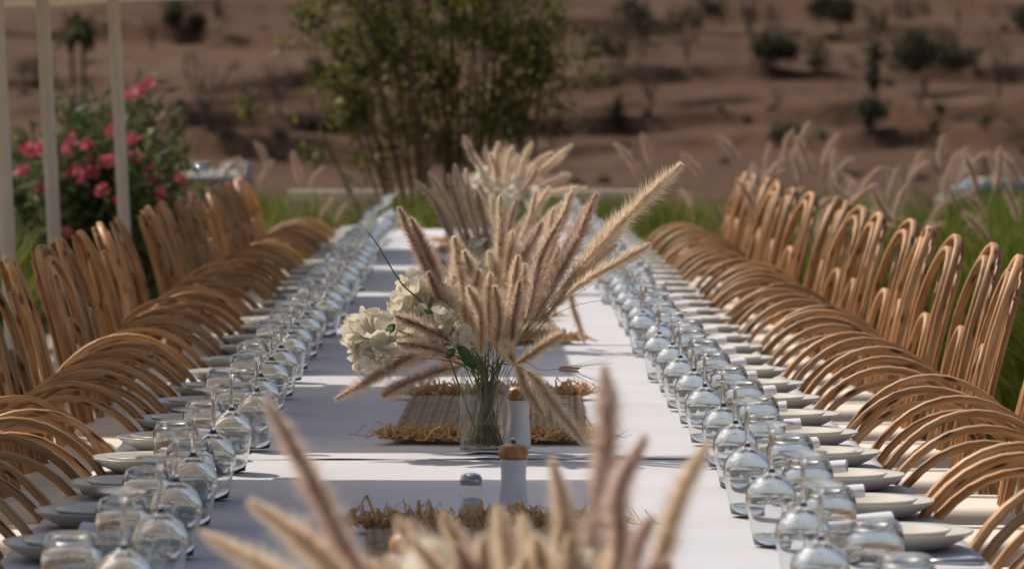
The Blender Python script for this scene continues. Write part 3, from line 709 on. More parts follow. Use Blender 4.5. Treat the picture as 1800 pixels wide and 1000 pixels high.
def arrangement(vx, vy, plumes, blossoms, leaves, label, vlabel, seed, vh=0.167, vr=0.0525, dens=1.0, tap=0.40, bend=1.0):
    """vase + bouquet. plumes: (tip, base, r, kind) in world space"""
    rnd = random.Random(seed); v0 = Vector((vx, vy, CT))
    va = tag(empty('glass_vase', v0), vlabel, 'vase', 'clear glass vases down the middle of the table')
    t_ = 0.003
    link('wall', lathe('wall', [(vr - 0.002, 0.0005), (vr, 0.003), (vr, vh - 0.001), (vr - t_ / 2, vh), (vr - t_, vh - 0.001), (vr - t_, 0.0095), (0.0, 0.0095)], 48), VASEG, va)
    link('thick_base', lathe('thick_base', [(0.0, 0.0006), (vr - 0.003, 0.0006), (vr - 0.001, 0.003), (vr - 0.0035, 0.009), (0.0, 0.009)], 40), SOLID, va)
    root = tag(empty('flower_arrangement', v0 + Vector((0, 0, 0.01))), label, 'bouquet', 'flower arrangements down the middle of the table')
    o = root.location
    def stalk(path, r, m, nm='stem'):
        link(nm, sweep(nm, [p - o for p in path], circ(r, 5), Vector((0.3, 1, 0.2)), lambda t: 1 - 0.55 * t, False), m, root)
    for i, (tip, base, r0, kind) in enumerate(plumes):
        tip = Vector(tip); base = Vector(base); out = base - v0; out.z = 0
        a = math.atan2(out.y, out.x) + rnd.uniform(-0.5, 0.5); rr = (vr - 0.008) * math.sqrt(rnd.random()) * 0.95
        rim = v0 + Vector((math.cos(a) * rr, math.sin(a) * rr, vh + 0.004)); q = rnd.uniform(0.2, 0.95) * (vr - 0.008); a2 = a + PI + rnd.uniform(-0.9, 0.9)
        bot = v0 + Vector((math.cos(a2) * q, math.sin(a2) * q, 0.012))
        ax = tip - base; bow = Vector((rnd.uniform(-1, 1), rnd.uniform(-1, 1), rnd.uniform(-0.2, 0.6))) * 0.075 * bend * ax.length
        hook = Vector((ax.x * 0.03 + rnd.uniform(-.012, .012), 0, -abs(rnd.gauss(0, 0.06)) * bend * ax.length))
        path = catmull([bot, rim, base, base.lerp(tip, 0.55) + bow, tip + hook], 36); cut = 18
        stalk(path[:cut + 2], rnd.uniform(0.0011, 0.0018), STALK)
        s_ = root.children[-1]
        pm = plume_mesh([p - o for p in path[cut:]], r0 * rnd.uniform(0.9, 1.1), int(1150 * dens), int(420 * dens), seed * 100 + i, tap)
        link('plume', pm, MAUVE if kind == 'm' else BEIGE, s_)
    for c, rad, n in blossoms:
        c = Vector(c); blossom(root, c - o, rad, n, rnd)
        q = rnd.random() * vr * 0.6; a = rnd.uniform(0, 6.28)
        stalk(catmull([v0 + Vector((-math.cos(a) * q, -math.sin(a) * q, 0.012)), v0 + Vector((math.cos(a) * q, math.sin(a) * q, vh)), c.lerp(v0 + Vector((0, 0, vh + 0.05)), 0.3), c], 18), 0.0017, STALK)
    for c, s in leaves:
        l = link('leaf', LEAFM, GLEAF, root); s *= 0.75; l.matrix_local = Matrix.Translation(Vector(c) - o) @ Matrix.Rotation(rnd.uniform(0, 6), 4, 'Y') @ Matrix.Rotation(rnd.uniform(0.6, 1.3), 4, 'X') @ Matrix.Diagonal((s * 0.6, s * 1.25, s, 1))
    for k in range(int(10 * dens)):                              # extra cut stalks crossing inside the vase
        a = rnd.uniform(0, 6.28); q = rnd.uniform(0.2, 0.95) * (vr - 0.008); b = a + PI + rnd.uniform(-1, 1)
        stalk([v0 + Vector((math.cos(a) * q, math.sin(a) * q, 0.012)), v0 + Vector((math.cos(b) * 0.012, math.sin(b) * 0.012, vh * 0.6)), v0 + Vector((math.cos(b) * q * 0.8, math.sin(b) * q * 0.8, vh + rnd.uniform(0.02, 0.1)))], rnd.uniform(0.0011, 0.0017), STALK if k % 3 else STRAW)
    return root, stalk, v0
def hero():
    vx, vy = 0.0125, 9.53; D = 9.53
    def pl(tx, ty, bx, by, dt=0.0, kind='b', r=0.0135, db=None): return (P(tx, ty, D + dt), P(bx, by, D + (dt * 0.6 if db is None else db)), r, kind)
    L_ = [pl(697, 362, 778, 540, -0.05, 'm'), pl(733, 382, 800, 560, -0.08, 'm', 0.015), pl(762, 440, 812, 590, 0.04, 'm', 0.013),
          pl(792, 408, 826, 590, -0.10, 'b', 0.016), pl(815, 425, 836, 600, -0.14, 'b', 0.015), pl(838, 462, 848, 610, -0.16, 'b', 0.015), pl(858, 470, 860, 600, -0.10, 'b', 0.014),
          pl(870, 342, 872, 505, 0.10, 'b', 0.013), pl(905, 445, 884, 590, -0.14, 'b', 0.013), pl(925, 455, 900, 590, -0.02, 'b', 0.012), pl(945, 385, 905, 560, 0.08, 'm', 0.014),
          pl(1004, 305, 935, 520, -0.04, 'b', 0.0145), pl(1030, 350, 945, 525, 0.10, 'm', 0.0135), pl(1055, 338, 955, 525, 0.05, 'm', 0.015), pl(985, 380, 925, 560, -0.12, 'm', 0.013), pl(965, 350, 920, 540, 0.12, 'b', 0.013),
          pl(1184, 280, 1020, 470, 0.02, 'b', 0.016), pl(1130, 348, 985, 515, 0.12, 'b', 0.0145), pl(1142, 410, 995, 520, -0.06, 'b', 0.013), pl(1085, 395, 965, 540, 0.16, 'm', 0.0125),
          pl(597, 697, 752, 618, -0.14, 'm', 0.0145), pl(668, 690, 790, 648, -0.20, 'm', 0.014), pl(625, 592, 770, 590, 0.06, 'b', 0.013), pl(690, 548, 790, 600, -0.20, 'm', 0.014), pl(655, 640, 780, 620, 0.10, 'm', 0.013),
          pl(1030, 765, 925, 652, -0.10, 'b', 0.015), pl(985, 578, 905, 640, -0.16, 'b', 0.0125), pl(955, 730, 905, 640, -0.05, 'b', 0.011), pl(890, 600, 900, 640, -0.2, 'b', 0.012), pl(780, 640, 812, 640, 0.2, 'm', 0.014)]
    L_ += [pl(830, 500, 846, 625, -0.2, 'b'), pl(812, 475, 838, 620, 0.02, 'm'), pl(876, 500, 872, 620, -0.18, 'b', 0.014), pl(862, 430, 866, 560, 0.04, 'b'), pl(918, 490, 896, 610, -0.18, 'm', 0.012), pl(895, 400, 885, 540, 0.1, 'b'),
           pl(978, 430, 920, 570, 0.02, 'b'), pl(1010, 420, 940, 560, -0.08, 'm', 0.013), pl(1078, 430, 965, 550, 0.1, 'b'), pl(800, 450, 825, 600, 0.12, 'b', 0.015), pl(745, 470, 800, 600, -0.12, 'm'), pl(640, 650, 770, 625, 0.16, 'm'), pl(700, 600, 795, 625, -0.22, 'm', 0.013)]
    B_ = [(P(650, 600, 9.42), 0.050, 26), (P(640, 572, 9.5), 0.036, 16), (P(668, 618, 9.40), 0.040, 18), (P(733, 528, 9.47), 0.046, 24), (P(770, 560, 9.40), 0.036, 16), (P(712, 540, 9.55), 0.034, 14), (P(758, 505, 9.5), 0.03, 12), (P(905, 522, 9.6), 0.042, 18), (P(925, 500, 9.65), 0.032, 12), (P(815, 595, 9.40), 0.026, 10), (P(850, 570, 9.62), 0.035, 14), (P(790, 590, 9.5), 0.03, 12), (P(630, 622, 9.44), 0.034, 16), (P(672, 580, 9.47), 0.034, 16), (P(700, 560, 9.45), 0.03, 14), (P(745, 580, 9.42), 0.03, 14), (P(782, 530, 9.46), 0.034, 14), (P(725, 500, 9.5), 0.028, 12), (P(655, 635, 9.38), 0.026, 12)]
    G_ = [(P(812, 618, 9.38), 0.045), (P(828, 632, 9.36), 0.040), (P(695, 570, 9.40), 0.03), (P(745, 545, 9.36), 0.02), (P(830, 568, 9.42), 0.03), (P(885, 520, 9.5), 0.03), (P(800, 612, 9.37), 0.03)]
    root, stalk, v0 = arrangement(vx, vy, L_, B_, G_, 'sharp bouquet of fountain grass plumes and cream blossoms in the middle clear vase', 'clear cylinder vase standing in front of the raffia runner, in sharp focus', 1)
    up = v0 + Vector((0, 0, 0.167))
    # stray blades and hair stalks
    def st(pts, r, m): stalk(catmull([up + Vector((random.uniform(-.03, .03), 0, -0.12))] + [P(*q) for q in pts], 24), r, m, 'stray_stalk')
    st([(760, 560, 9.45), (705, 497, 9.4), (662, 428, 9.4), (643, 404, 9.38)], 0.0024, STALK)
    st([(880, 560, 9.5), (930, 470, 9.45), (985, 400, 9.4)], 0.0009, STALK); st([(930, 570, 9.5), (1010, 520, 9.5), (1100, 465, 9.5), (1165, 440, 9.5)], 0.0007, STALK)
    st([(930, 600, 9.5), (985, 548, 9.45), (1060, 528, 9.45), (1112, 540, 9.45)], 0.0008, STALK); st([(780, 580, 9.5), (640, 590, 9.45), (560, 580, 9.45)], 0.0006, STALK)
    st([(960, 560, 9.5), (1050, 450, 9.5), (1130, 350, 9.5), (1155, 333, 9.5)], 0.0008, STALK)
    st([(905, 640, 9.4), (950, 650, 9.38), (985, 648, 9.37)], 0.0011, STRAW)
    # barley ear with long awns
    ear = []; o = root.location
    a = P(980, 648, 9.37); b = P(1012, 650, 9.37); rng = random.Random(4); V = []; F = []
    for k in range(22):
        t = k / 21; c = a.lerp(b, t) - o; s = 1 if k % 2 else -1; d = ((b - a).normalized() + Vector((0, rng.uniform(-0.4, 0.4), s * 0.55))).normalized(); n_ = d.cross(Vector((0, 1, 0.2))).normalized(); i0 = len(V)
        V += [tuple(c), tuple(c + d * 0.006 + n_ * 0.0022), tuple(c + d * 0.013), tuple(c + d * 0.006 - n_ * 0.0022)]; F.append((i0, i0 + 1, i0 + 2, i0 + 3))
        e = c + d * 0.013; l = e + (d * 0.6 + (b - a).normalized() * 0.7 + Vector((0, 0, rng.uniform(-0.35, 0.15)))) * rng.uniform(0.05, 0.085); i0 = len(V)
        V += [tuple(e - n_ * 0.0003), tuple(e + n_ * 0.0003), tuple(l + n_ * 0.0001), tuple(l - n_ * 0.0001)]; F.append((i0, i0 + 1, i0 + 2, i0 + 3))
    link('barley_ear', npmesh('barley_ear', V, F), STRAW, root)
hero()
def other(vx, vy, tips, blos, label, vlabel, seed, dens, rmul=1.0, tap=0.40, bend=1.0):
    rnd = random.Random(seed); L_ = []
    for tx, ty, bx, by, k in tips:
        dt = rnd.uniform(-0.16, 0.16); L_.append((P(tx, ty, vy + dt), P(bx, by, vy + dt * 0.6), 0.0145 * rmul * rnd.uniform(0.9, 1.12), k))
    B_ = [(P(x, y, vy + rnd.uniform(-0.1, 0.05)), r, 12) for x, y, r in blos]
    return arrangement(vx, vy, L_, B_, [(P(x + 18, y + 10, vy), 0.04) for x, y, r in blos], label, vlabel, seed, dens=dens, tap=tap, bend=bend)
# foreground, out of focus (distance 5.7)
other(0.022, 4.5, [(468, 690, 640, 1010, 'm'), (352, 935, 610, 1075, 'b'), (432, 868, 640, 1050, 'b'), (1074, 632, 1040, 900, 'm'), (1252, 765, 1135, 1020, 'b'), (1112, 760, 1075, 1000, 'm'), (985, 800, 1000, 1040, 'b'), (868, 880, 905, 1090, 'b'), (790, 900, 850, 1100, 'b'), (930, 905, 940, 1100, 'b'), (1045, 880, 1010, 1080, 'm'), (730, 940, 830, 1110, 'b'), (1010, 930, 990, 1110, 'b'), (900, 960, 910, 1130, 'b'), (960, 940, 950, 1110, 'b'), (840, 930, 880, 1120, 'b'), (655, 1010, 790, 1140, 'm'), (1180, 985, 1080, 1110, 'm'), (1105, 905, 1050, 1090, 'b'), (770, 985, 850, 1130, 'b'), (1060, 960, 1030, 1120, 'b'), (935, 1000, 930, 1150, 'm'), (700, 975, 820, 1130, 'b'), (880, 1010, 890, 1150, 'b'), (810, 950, 860, 1120, 'm'), (1000, 975, 985, 1130, 'b'), (745, 1005, 840, 1150, 'b'), (1090, 985, 1040, 1140, 'm'), (640, 985, 790, 1140, 'b'), (905, 940, 910, 1110, 'm'), (965, 1000, 950, 1150, 'b'), (720, 915, 825, 1100, 'm'), (850, 985, 875, 1140, 'b'), (1030, 990, 1005, 1140, 'm'), (780, 960, 850, 1125, 'b'), (985, 930, 970, 1100, 'b'), (915, 975, 915, 1130, 'b'), (590, 955, 760, 1130, 'm'), (1130, 900, 1060, 1100, 'm'), (680, 905, 805, 1095, 'b')],
      [(760, 1060, 0.05), (980, 1075, 0.05)], 'blurred bouquet of fountain grass plumes rising from the bottom edge', 'clear vase holding the blurred foreground plumes, below the bottom edge', 21, 0.9, 0.92, 0.7, 0.45)
other(0.055, 13.45, [(738, 312, 812, 450, 'b'), (762, 292, 824, 440, 'b'), (782, 305, 832, 450, 'm'), (802, 283, 842, 430, 'b'), (822, 290, 850, 440, 'b'), (842, 330, 858, 450, 'm'), (760, 350, 818, 470, 'm'), (868, 338, 872, 450, 'b'), (905, 345, 890, 450, 'm'), (940, 332, 905, 450, 'b'), (968, 322, 915, 445, 'b'), (958, 385, 908, 480, 'm'), (918, 380, 894, 480, 'm'), (1028, 590, 985, 500, 'b'), (724, 400, 812, 490, 'm'), (985, 345, 922, 455, 'b')],
      [(905, 470, 0.05), (850, 440, 0.045), (800, 480, 0.05), (930, 440, 0.04)], 'blurred bouquet of plumes directly behind the sharp one', 'clear vase behind the sharp vase, second of the blurred rear ones', 33, 0.6)
other(0.085, 17.4, [(820, 236, 855, 320, 'm'), (862, 262, 872, 335, 'b'), (878, 242, 880, 325, 'b'), (896, 250, 887, 330, 'b'), (934, 246, 905, 330, 'b'), (1002, 252, 935, 325, 'b'), (985, 270, 930, 330, 'b'), (965, 262, 920, 325, 'b'), (912, 270, 896, 335, 'm'), (945, 290, 915, 345, 'm'), (848, 290, 866, 350, 'b'), (1025, 325, 935, 355, 'b'), (1000, 300, 930, 345, 'm'), (840, 320, 864, 365, 'm')],
      [(850, 312, 0.05), (905, 335, 0.05), (935, 350, 0.045)], 'blurred tallest-looking bouquet behind, with curved plume pointing right', 'clear vase of the third bouquet from the front plumes, blurred', 45, 0.45)
other(0.06, 21.4, [(830, 270, 852, 330, 'b'), (850, 255, 860, 325, 'm'), (870, 262, 868, 330, 'b'), (890, 258, 876, 325, 'b'), (910, 268, 884, 330, 'b'), (935, 285, 890, 335, 'm'), (815, 300, 850, 345, 'm'), (950, 310, 895, 350, 'b')],
      [(865, 345, 0.05), (885, 340, 0.045)], 'blurred farthest bouquet near the end of the table', 'clear vase at the far end of the table, farthest from the camera', 57, 0.4)

# ================================================================== GRASS BANDS AND THEIR PLUMES
def grass(name, label, spots, hgt, n, m):
    """arching blades in tussocks. spots: list of (x0,x1,y0,y1)"""
    Vs = []; Fs = []; k = 0
    per = n // len(spots)
    for x0, x1, y0, y1 in spots:
        area = (x1 - x0) * (y1 - y0); nt_ = max(6, int(area * 5)); tx = RNG.uniform(x0, x1, nt_); ty = RNG.uniform(y0, y1, nt_)
        idx = RNG.integers(0, nt_, per); th = RNG.uniform(0, 2 * PI, per); h = hgt * RNG.uniform(0.55, 1.1, per) * (0.85 + 0.15 * np.sin(tx[idx] * 3 + ty[idx] * 2)); rr = np.abs(RNG.normal(0, 0.10, per))
        bx = tx[idx] + rr * np.cos(th); by = ty[idx] + rr * np.sin(th); lean = RNG.uniform(0.08, 0.55, per) * h
        w = RNG.uniform(0.007, 0.013, per); px_, py_ = -np.sin(th), np.cos(th)
        rows = []
        for t, wf in ((0.0, 1.0), (0.5, 0.9), (0.85, 0.55), (1.0, 0.08)):
            x = bx + lean * np.cos(th) * t ** 2.2; y = by + lean * np.sin(th) * t ** 2.2; z = h * (t - 0.22 * t ** 3)
            rows.append(np.stack([np.stack([x - px_ * w * wf / 2, y - py_ * w * wf / 2, z], 1), np.stack([x + px_ * w * wf / 2, y + py_ * w * wf / 2, z], 1)], 1))
        V = np.stack(rows, 1).reshape(-1, 3); b = np.arange(per)[:, None] * 8 + k
        for r in range(3): Fs.append(np.concatenate([b + 2 * r, b + 2 * r + 1, b + 2 * r + 3, b + 2 * r + 2], 1))
        Vs.append(V); k += len(V)
    o = link(name, npmesh(name, np.concatenate(Vs), np.concatenate(Fs)), m); tag(o, label, 'grass', kind='stuff'); return o
grass('fountain_grass', 'tall green ornamental grass behind the chairs on the right', [(2.15, 4.6, 14.5, 24.0), (1.6, 6.0, 24.0, 31.0)], 1.13, 90000, BLADE)
grass('fountain_grass', 'tall green ornamental grass beyond the left chairs and the table end', [(-5.2, -2.5, 15, 27.0)], 1.05, 35000, BLADE)
grass('fountain_grass', 'low green ornamental grass across the far end of the table', [(-5.4, 1.4, 28.5, 33.0)], 1.06, 40000, BLADE)
def far_plumes():
    rnd = random.Random(9); var = []
    for k in range(5):
        L = 0.22; bend = rnd.uniform(0.1, 0.5)
        st = [Vector((0, 0, -0.55 + 0.55 * t)) for t in np.linspace(0, 1, 4)]
        pa = [Vector((bend * L * t * t * 0.8, 0, L * t * (1 - 0.25 * bend * t))) for t in np.linspace(0, 1, 9)]
        var.append((sweep('stem', st, circ(0.0018, 4)), plume_mesh(pa, 0.023, 420, 240, 900 + k)))
    spots = []
    for _ in range(46): spots.append((rnd.uniform(1290, 1800), rnd.uniform(285, 420), rnd.uniform(21, 29)))
    for q in ((1120, 285), (1145, 270), (1215, 340), (1235, 290), (1295, 265), (1290, 330), (1335, 310), (1380, 260), (1395, 255), (1405, 300), (1425, 280), (1345, 285), (1445, 270), (1475, 300), (1600, 290), (1655, 275), (1680, 300), (1750, 300), (1790, 300), (1560, 330), (1585, 320)): spots.append((*q, rnd.uniform(23, 29)))
    left = [(470, 275), (455, 300), (530, 300), (545, 305), (430, 310), (390, 290), (560, 370), (585, 380)]
    allp = sorted(spots + [(a, b, rnd.uniform(27, 32)) for a, b in left]); cn = {True: 0, False: 0}
    for i, (x, y, d) in enumerate(allp):
        p = P(x, y + 25, d); isl = x < 700
        r = empty('grass_plume', p - Vector((0, 0, 0.0)), rnd.uniform(0, 6.28)); r.rotation_euler = (rnd.gauss(0, 0.35), rnd.gauss(0.25, 0.4), 0 if rnd.random() < 0.7 else PI)
        st, pm = var[i % 5]; link('stem', st, STRAW, r); link('plume', pm, FIELDP, r)
        cn[isl] += 1; tag(r, 'seed plume above the green grass %s, %s counting from the left' % ('left of the table end' if isl else 'on the right', ORD[cn[isl] - 1]), 'grass plume', 'seed plumes above the %s grass' % ('left' if isl else 'right'))
far_plumes()

# ================================================================== SHRUBS AND TREES
def tube_path(p0, p1, bow, n=7, rnd=random):
    p0 = Vector(p0); p1 = Vector(p1); a = p0.lerp(p1, 0.4) + Vector(bow); return catmull([p0, a, p1], n)
def central_shrub():
    rnd = random.Random(3); D = 34.0
    base = P(800, 350, D); base.z = 0
    r = tag(empty('slender_shrub', base), 'tall many-stemmed shrub with small dark leaves behind the table end', 'shrub')
    cent = []; wts = []
    tips = []
    def stem(bx, tx, ty, dd=0.0, rad=0.021, leaf=1.0):
        b = P(bx, 345, D + dd * 0.3); b.z = 0.02; t = P(tx, ty, D + dd); mid = b.lerp(t, 0.45) + Vector((rnd.uniform(-0.14, 0.14) - 0.05 * (t.x - b.x), rnd.uniform(-0.1, 0.1), 0.05))
        pa = catmull([b, mid, t], 16)
        link('stem', sweep('stem', [p - base for p in pa], circ(rad * rnd.uniform(0.7, 1.1), 6), Vector((0, 1, 0)), lambda q: 1 - 0.75 * q, False), BARK, r)
        for _ in range(3):                                     # side twigs
            k = rnd.randrange(6, 15); q = pa[k]; e = q + Vector((rnd.gauss(0, 0.16), rnd.gauss(0, 0.2), rnd.uniform(0.15, 0.4)))
            tips.append((q, e)); 
        return pa
    leaf_pts = []
    def leaves_on(pa, lo, n, spread):
        cl = []
        for _ in range(max(3, n // 28)):
            q = pa[min(16, int(lo * 16 + rnd.random() ** 0.8 * (16 - lo * 16)))]; e = q + Vector((rnd.gauss(0, 0.17), rnd.gauss(0, 0.2), rnd.uniform(-0.04, 0.2))); tips.append((q, e)); cl.append(e)
        for _ in range(n):
            q = rnd.choice(cl); leaf_pts.append((q.x + rnd.gauss(0, spread * 0.55), q.y + rnd.gauss(0, spread * 0.55), q.z + rnd.gauss(0, spread * 0.7)))
    for tx, ty, bx in ((650, -120, 745), (690, -160, 755), (730, -160, 770), (760, -170, 790), (790, -160, 800), (820, -160, 815), (850, -150, 830), (880, -150, 845), (905, -140, 860), (930, -120, 870), (955, -60, 878), (960, 10, 880), (700, -60, 760), (740, -40, 775), (780, -30, 795), (840, -60, 822), (890, -20, 850), (925, 30, 866), (860, 60, 835), (810, 60, 805), (765, 60, 785), (900, 90, 855), (720, 20, 770)):
        pa = stem(bx + rnd.uniform(-12, 12), tx + rnd.uniform(-10, 10), ty, rnd.uniform(-0.5, 0.5))
        leaves_on(pa, 0.60, 165 if tx > 740 else 70, 0.10)
    for tx, ty, bx in ((545, -60, 735), (565, 40, 725), (600, -120, 740), (560, -140, 730), (625, -80, 745), (530, 150, 720), (665, 0, 748), (585, 90, 735), (610, 20, 745), (640, 100, 740)):
        pa = stem(bx, tx, ty, rnd.uniform(-0.4, 0.4), 0.017); leaves_on(pa, 0.75, 130, 0.07); leaves_on(pa, 0.5, 40, 0.05)
    for cx, cy_, n, s in ((585, 205, 70, 0.075), (625, 215, 45, 0.07), (545, 40, 70, 0.07), (720, 210, 60, 0.08), (700, 155, 60, 0.08), (1020, 140, 16, 0.05), (1010, 195, 10, 0.04), (985, 60, 60, 0.08), (935, 130, 220, 0.12), (960, 90, 160, 0.1), (690, 300, 40, 0.06), (770, 260, 40, 0.07), (670, 260, 22, 0.05), (740, 330, 20, 0.05), (880, 200, 120, 0.1), (905, 215, 60, 0.07)):
        c = P(cx, cy_, D + rnd.uniform(-0.3, 0.3))
        for _ in range(n): leaf_pts.append((c.x + rnd.gauss(0, s), c.y + rnd.gauss(0, s), c.z + rnd.gauss(0, s)))
        e = P(820 + (cx - 820) * 0.55, cy_ + 40, D); tips.append((e, c))
    tw = [sweep('twig', [a - base, (a.lerp(b, 0.5) + Vector((0, 0, 0.02))) - base, b - base], circ(0.005, 4), Vector((0, 1, 0)), lambda q: 1 - 0.6 * q, False) for a, b in tips]
    for a, b in tips:
        for _ in range(10): q = a.lerp(b, rnd.uniform(0.3, 1)); leaf_pts.append((q.x + rnd.gauss(0, 0.04), q.y + rnd.gauss(0, 0.04), q.z + rnd.gauss(0, 0.04)))
    o = link('twigs', merge('twigs', tw), BARK, r); o['kind'] = 'stuff'
    pts = np.array(leaf_pts) - np.array(tuple(base)); n = len(pts); d = rdir(n) + np.array((0, 0, 0.35))
    V, F = quads_leaves(pts, d, rdir(n), RNG.uniform(0.05, 0.10, n), RNG.uniform(0.018, 0.034, n))
    o = link('foliage', npmesh('foliage', V, F), BUSHL, r); o['kind'] = 'stuff'
central_shrub()
def oleander():
    rnd = random.Random(12); D = 27.0; base = P(170, 400, D); base.z = 0
    r = tag(empty('oleander_bush', base), 'flowering oleander bush with pink clusters behind the cream poles', 'bush')
    pts = []
    def st(tx, ty, dd, n=420, sp=0.09, lo=0.35):
        t = P(tx, ty, D + dd); b = base + Vector((rnd.uniform(-0.25, 0.25), rnd.uniform(-0.2, 0.2), 0.02)); pa = catmull([b, b.lerp(t, 0.5) + Vector((-0.1 * (t.x - b.x), 0, 0.08)), t], 12)
        link('stem', sweep('stem', [p - base for p in pa], circ(0.011, 5), Vector((0, 1, 0)), lambda q: 1 - 0.7 * q, False), BARK, r)
        for _ in range(n):
            q = pa[min(12, int((lo + (1 - lo) * rnd.random()) * 12.99))]; pts.append((q.x + rnd.gauss(0, sp), q.y + rnd.gauss(0, sp), q.z + rnd.gauss(0, sp)))
    for x, y in ((40, 300), (70, 270), (30, 360), (95, 300), (125, 240), (150, 210), (165, 225), (190, 250), (215, 270), (120, 330), (170, 320), (220, 330), (250, 290), (270, 320), (300, 330), (60, 400), (110, 400), (160, 390), (210, 390), (260, 380), (300, 380), (30, 430), (320, 400), (345, 400), (-10, 330), (-20, 400), (140, 440), (240, 430), (80, 450), (285, 430)):
        st(x, y, rnd.uniform(-0.5, 0.5))
    st(200, 200, 0.2, 160, 0.09, 0.5); st(280, 270, 0.2, 260, 0.1, 0.4); st(310, 300, 0.0, 260, 0.1, 0.4); st(100, 250, 0.2, 200, 0.09, 0.5); st(250, 150, 0.1, 60, 0.06, 0.6); st(262, 180, 0.0, 60, 0.08, 0.6); st(300, 215, 0.1, 50, 0.06, 0.7); st(235, 190, -0.1, 40, 0.06, 0.7)
    P_ = np.array(pts) - np.array(tuple(base)); n = len(P_); d = rdir(n) + np.array((0, 0, 0.5))
    V, F = quads_leaves(P_, d, rdir(n), RNG.uniform(0.08, 0.15, n), RNG.uniform(0.016, 0.028, n))
    o = link('foliage', npmesh('foliage', V, F), OLEL, r); o['kind'] = 'stuff'
    for x, y, s in ((262, 147, .034), (245, 160, .032), (228, 165, .03), (195, 232, .05), (232, 245, .036), (75, 258, .045), (48, 262, .036), (60, 268, .04), (40, 300, .036), (115, 270, .03), (140, 305, .055), (130, 300, .045), (172, 285, .045), (195, 282, .055), (265, 300, .045), (272, 315, .035), (318, 313, .032), (125, 245, .036), (165, 300, .04), (210, 350, .03), (120, 405, .03), (188, 470, .03), (90, 285, .04), (155, 255, .034), (212, 300, .04), (180, 335, .036), (70, 330, .036), (240, 275, .034), (285, 345, .03), (100, 350, .03)):
        s *= 0.47; c = P(x, y, D - 0.45 + rnd.uniform(-0.15, 0.15)) - base; m = int(60 * (s / 0.045)); q = rdir(m); cent = np.array(tuple(c)) + q * s * RNG.uniform(0.2, 1.25, (m, 1))
        V, F = quads_leaves(cent, q + 0.6 * rdir(m), rdir(m), RNG.uniform(0.03, 0.05, m), RNG.uniform(0.026, 0.04, m))
        link('flower_cluster', npmesh('flower_cluster', V, F), PINK, r)
oleander()

def hill_tree(name, label, px_, base_y, crown, mtl, group, nleaf=2000, leaf=0.5, cat='tree', trunks=1):
    """crown: list of (cx,cy,rx,ry) in photo pixels, turned into clumps at the tree's own distance"""
    rnd = random.Random(int(px_ * 7 + base_y)); b = on_hill(px_, base_y); b.z = hill_h(b.x, b.y) - 0.15; k = b.y / FPX
    r = tag(empty(name, b), label, cat, group)
    cs = []
    for cx, cy_, rx, ry in crown:
        c = P(cx, cy_, b.y); cs.append((c - b, rx * k * 1.15, ry * k * 1.3))
    for i, (c, rx, ry) in enumerate(cs):
        root = Vector((0, 0, 0)); mid = c * 0.45 + Vector((0, 0, 0.12 * c.z)); mid.x = c.x * 0.3
        pa = catmull([root, mid, c + Vector((0, 0, -0.2 * ry))], 8)
        link('trunk' if i == 0 else 'limb', sweep('trunk', pa, circ(0.016 * max(3.0, c.z), 6), Vector((0, 1, 0)), lambda q: 1 - 0.6 * q, False), HBARK, r)
    pts = []; per = nleaf // len(cs)
    for c, rx, ry in cs:
        sub = [tuple(Vector((rnd.gauss(0, 1), rnd.gauss(0, 1), rnd.gauss(0, 1))).normalized() * rnd.uniform(0.3, 0.95)) for _ in range(13)]
        for _ in range(per):
            s = rnd.choice(sub); pts.append((c.x + rx * (s[0] + rnd.gauss(0, 0.26)), c.y + rx * (s[1] + rnd.gauss(0, 0.26)), c.z + ry * (s[2] + rnd.gauss(0, 0.24))))
    P_ = np.array(pts); n = len(P_)
    V, F = quads_leaves(P_, rdir(n), rdir(n), RNG.uniform(leaf * 0.7, leaf * 1.5, n), RNG.uniform(leaf * 0.4, leaf * 0.8, n))
    o = link('crown', npmesh('crown', V, F), mtl, r); o['kind'] = 'stuff'
G1 = 'trees on the dry hillside'
hill_tree('hill_tree', 'round dark tree alone on the slope, casting a shadow to its right', 1365, 140, [(1362, 80, 36, 26), (1345, 85, 20, 18), (1385, 88, 20, 16)], HILLL, G1)
hill_tree('hill_tree', 'broad spreading dark tree at right with the widest crown on the slope', 1625, 165, [(1640, 92, 50, 30), (1592, 102, 38, 26), (1680, 98, 32, 24), (1615, 88, 36, 24)], HILLL, G1, 3000)
hill_tree('hill_tree', 'dark tree cut by the top edge, above the round lone tree', 1478, 72, [(1462, 12, 34, 24), (1485, 20, 20, 20), (1440, 12, 16, 14)], HILLL, G1)
hill_tree('hill_tree', 'thin yellowish tree beside the dark tree at the top edge', 1530, 78, [(1528, 18, 26, 30), (1545, 40, 14, 24)], HPALE, G1, 350)
hill_tree('hill_tree', 'dark bushy tree at the top edge, right of the grey green clump', 1222, 78, [(1222, 20, 48, 34), (1195, 40, 26, 24), (1255, 12, 26, 18)], HILLL, G1, 1200)
hill_tree('hill_tree', 'wide grey green clump of trees beside the tall shrub', 1092, 116, [(1090, 70, 50, 36), (1125, 45, 32, 28), (1055, 75, 30, 26), (1110, 18, 34, 22)], HILLL, G1, 1600)
hill_tree('hill_tree', 'grey tree at the top edge between the poles and the tall shrub', 322, 72, [(322, 22, 38, 26), (345, 38, 18, 14), (300, 30, 16, 14)], HILLL, G1)
hill_tree('hill_tree', 'narrow bare-looking tree right of the grey top edge tree', 387, 66, [(385, 15, 16, 26)], HPALE, G1, 250)
hill_tree('hill_tree', 'pale olive tree between the round lone tree and the broad one', 1440, 140, [(1438, 98, 28, 26)], HPALE, G1, 420)
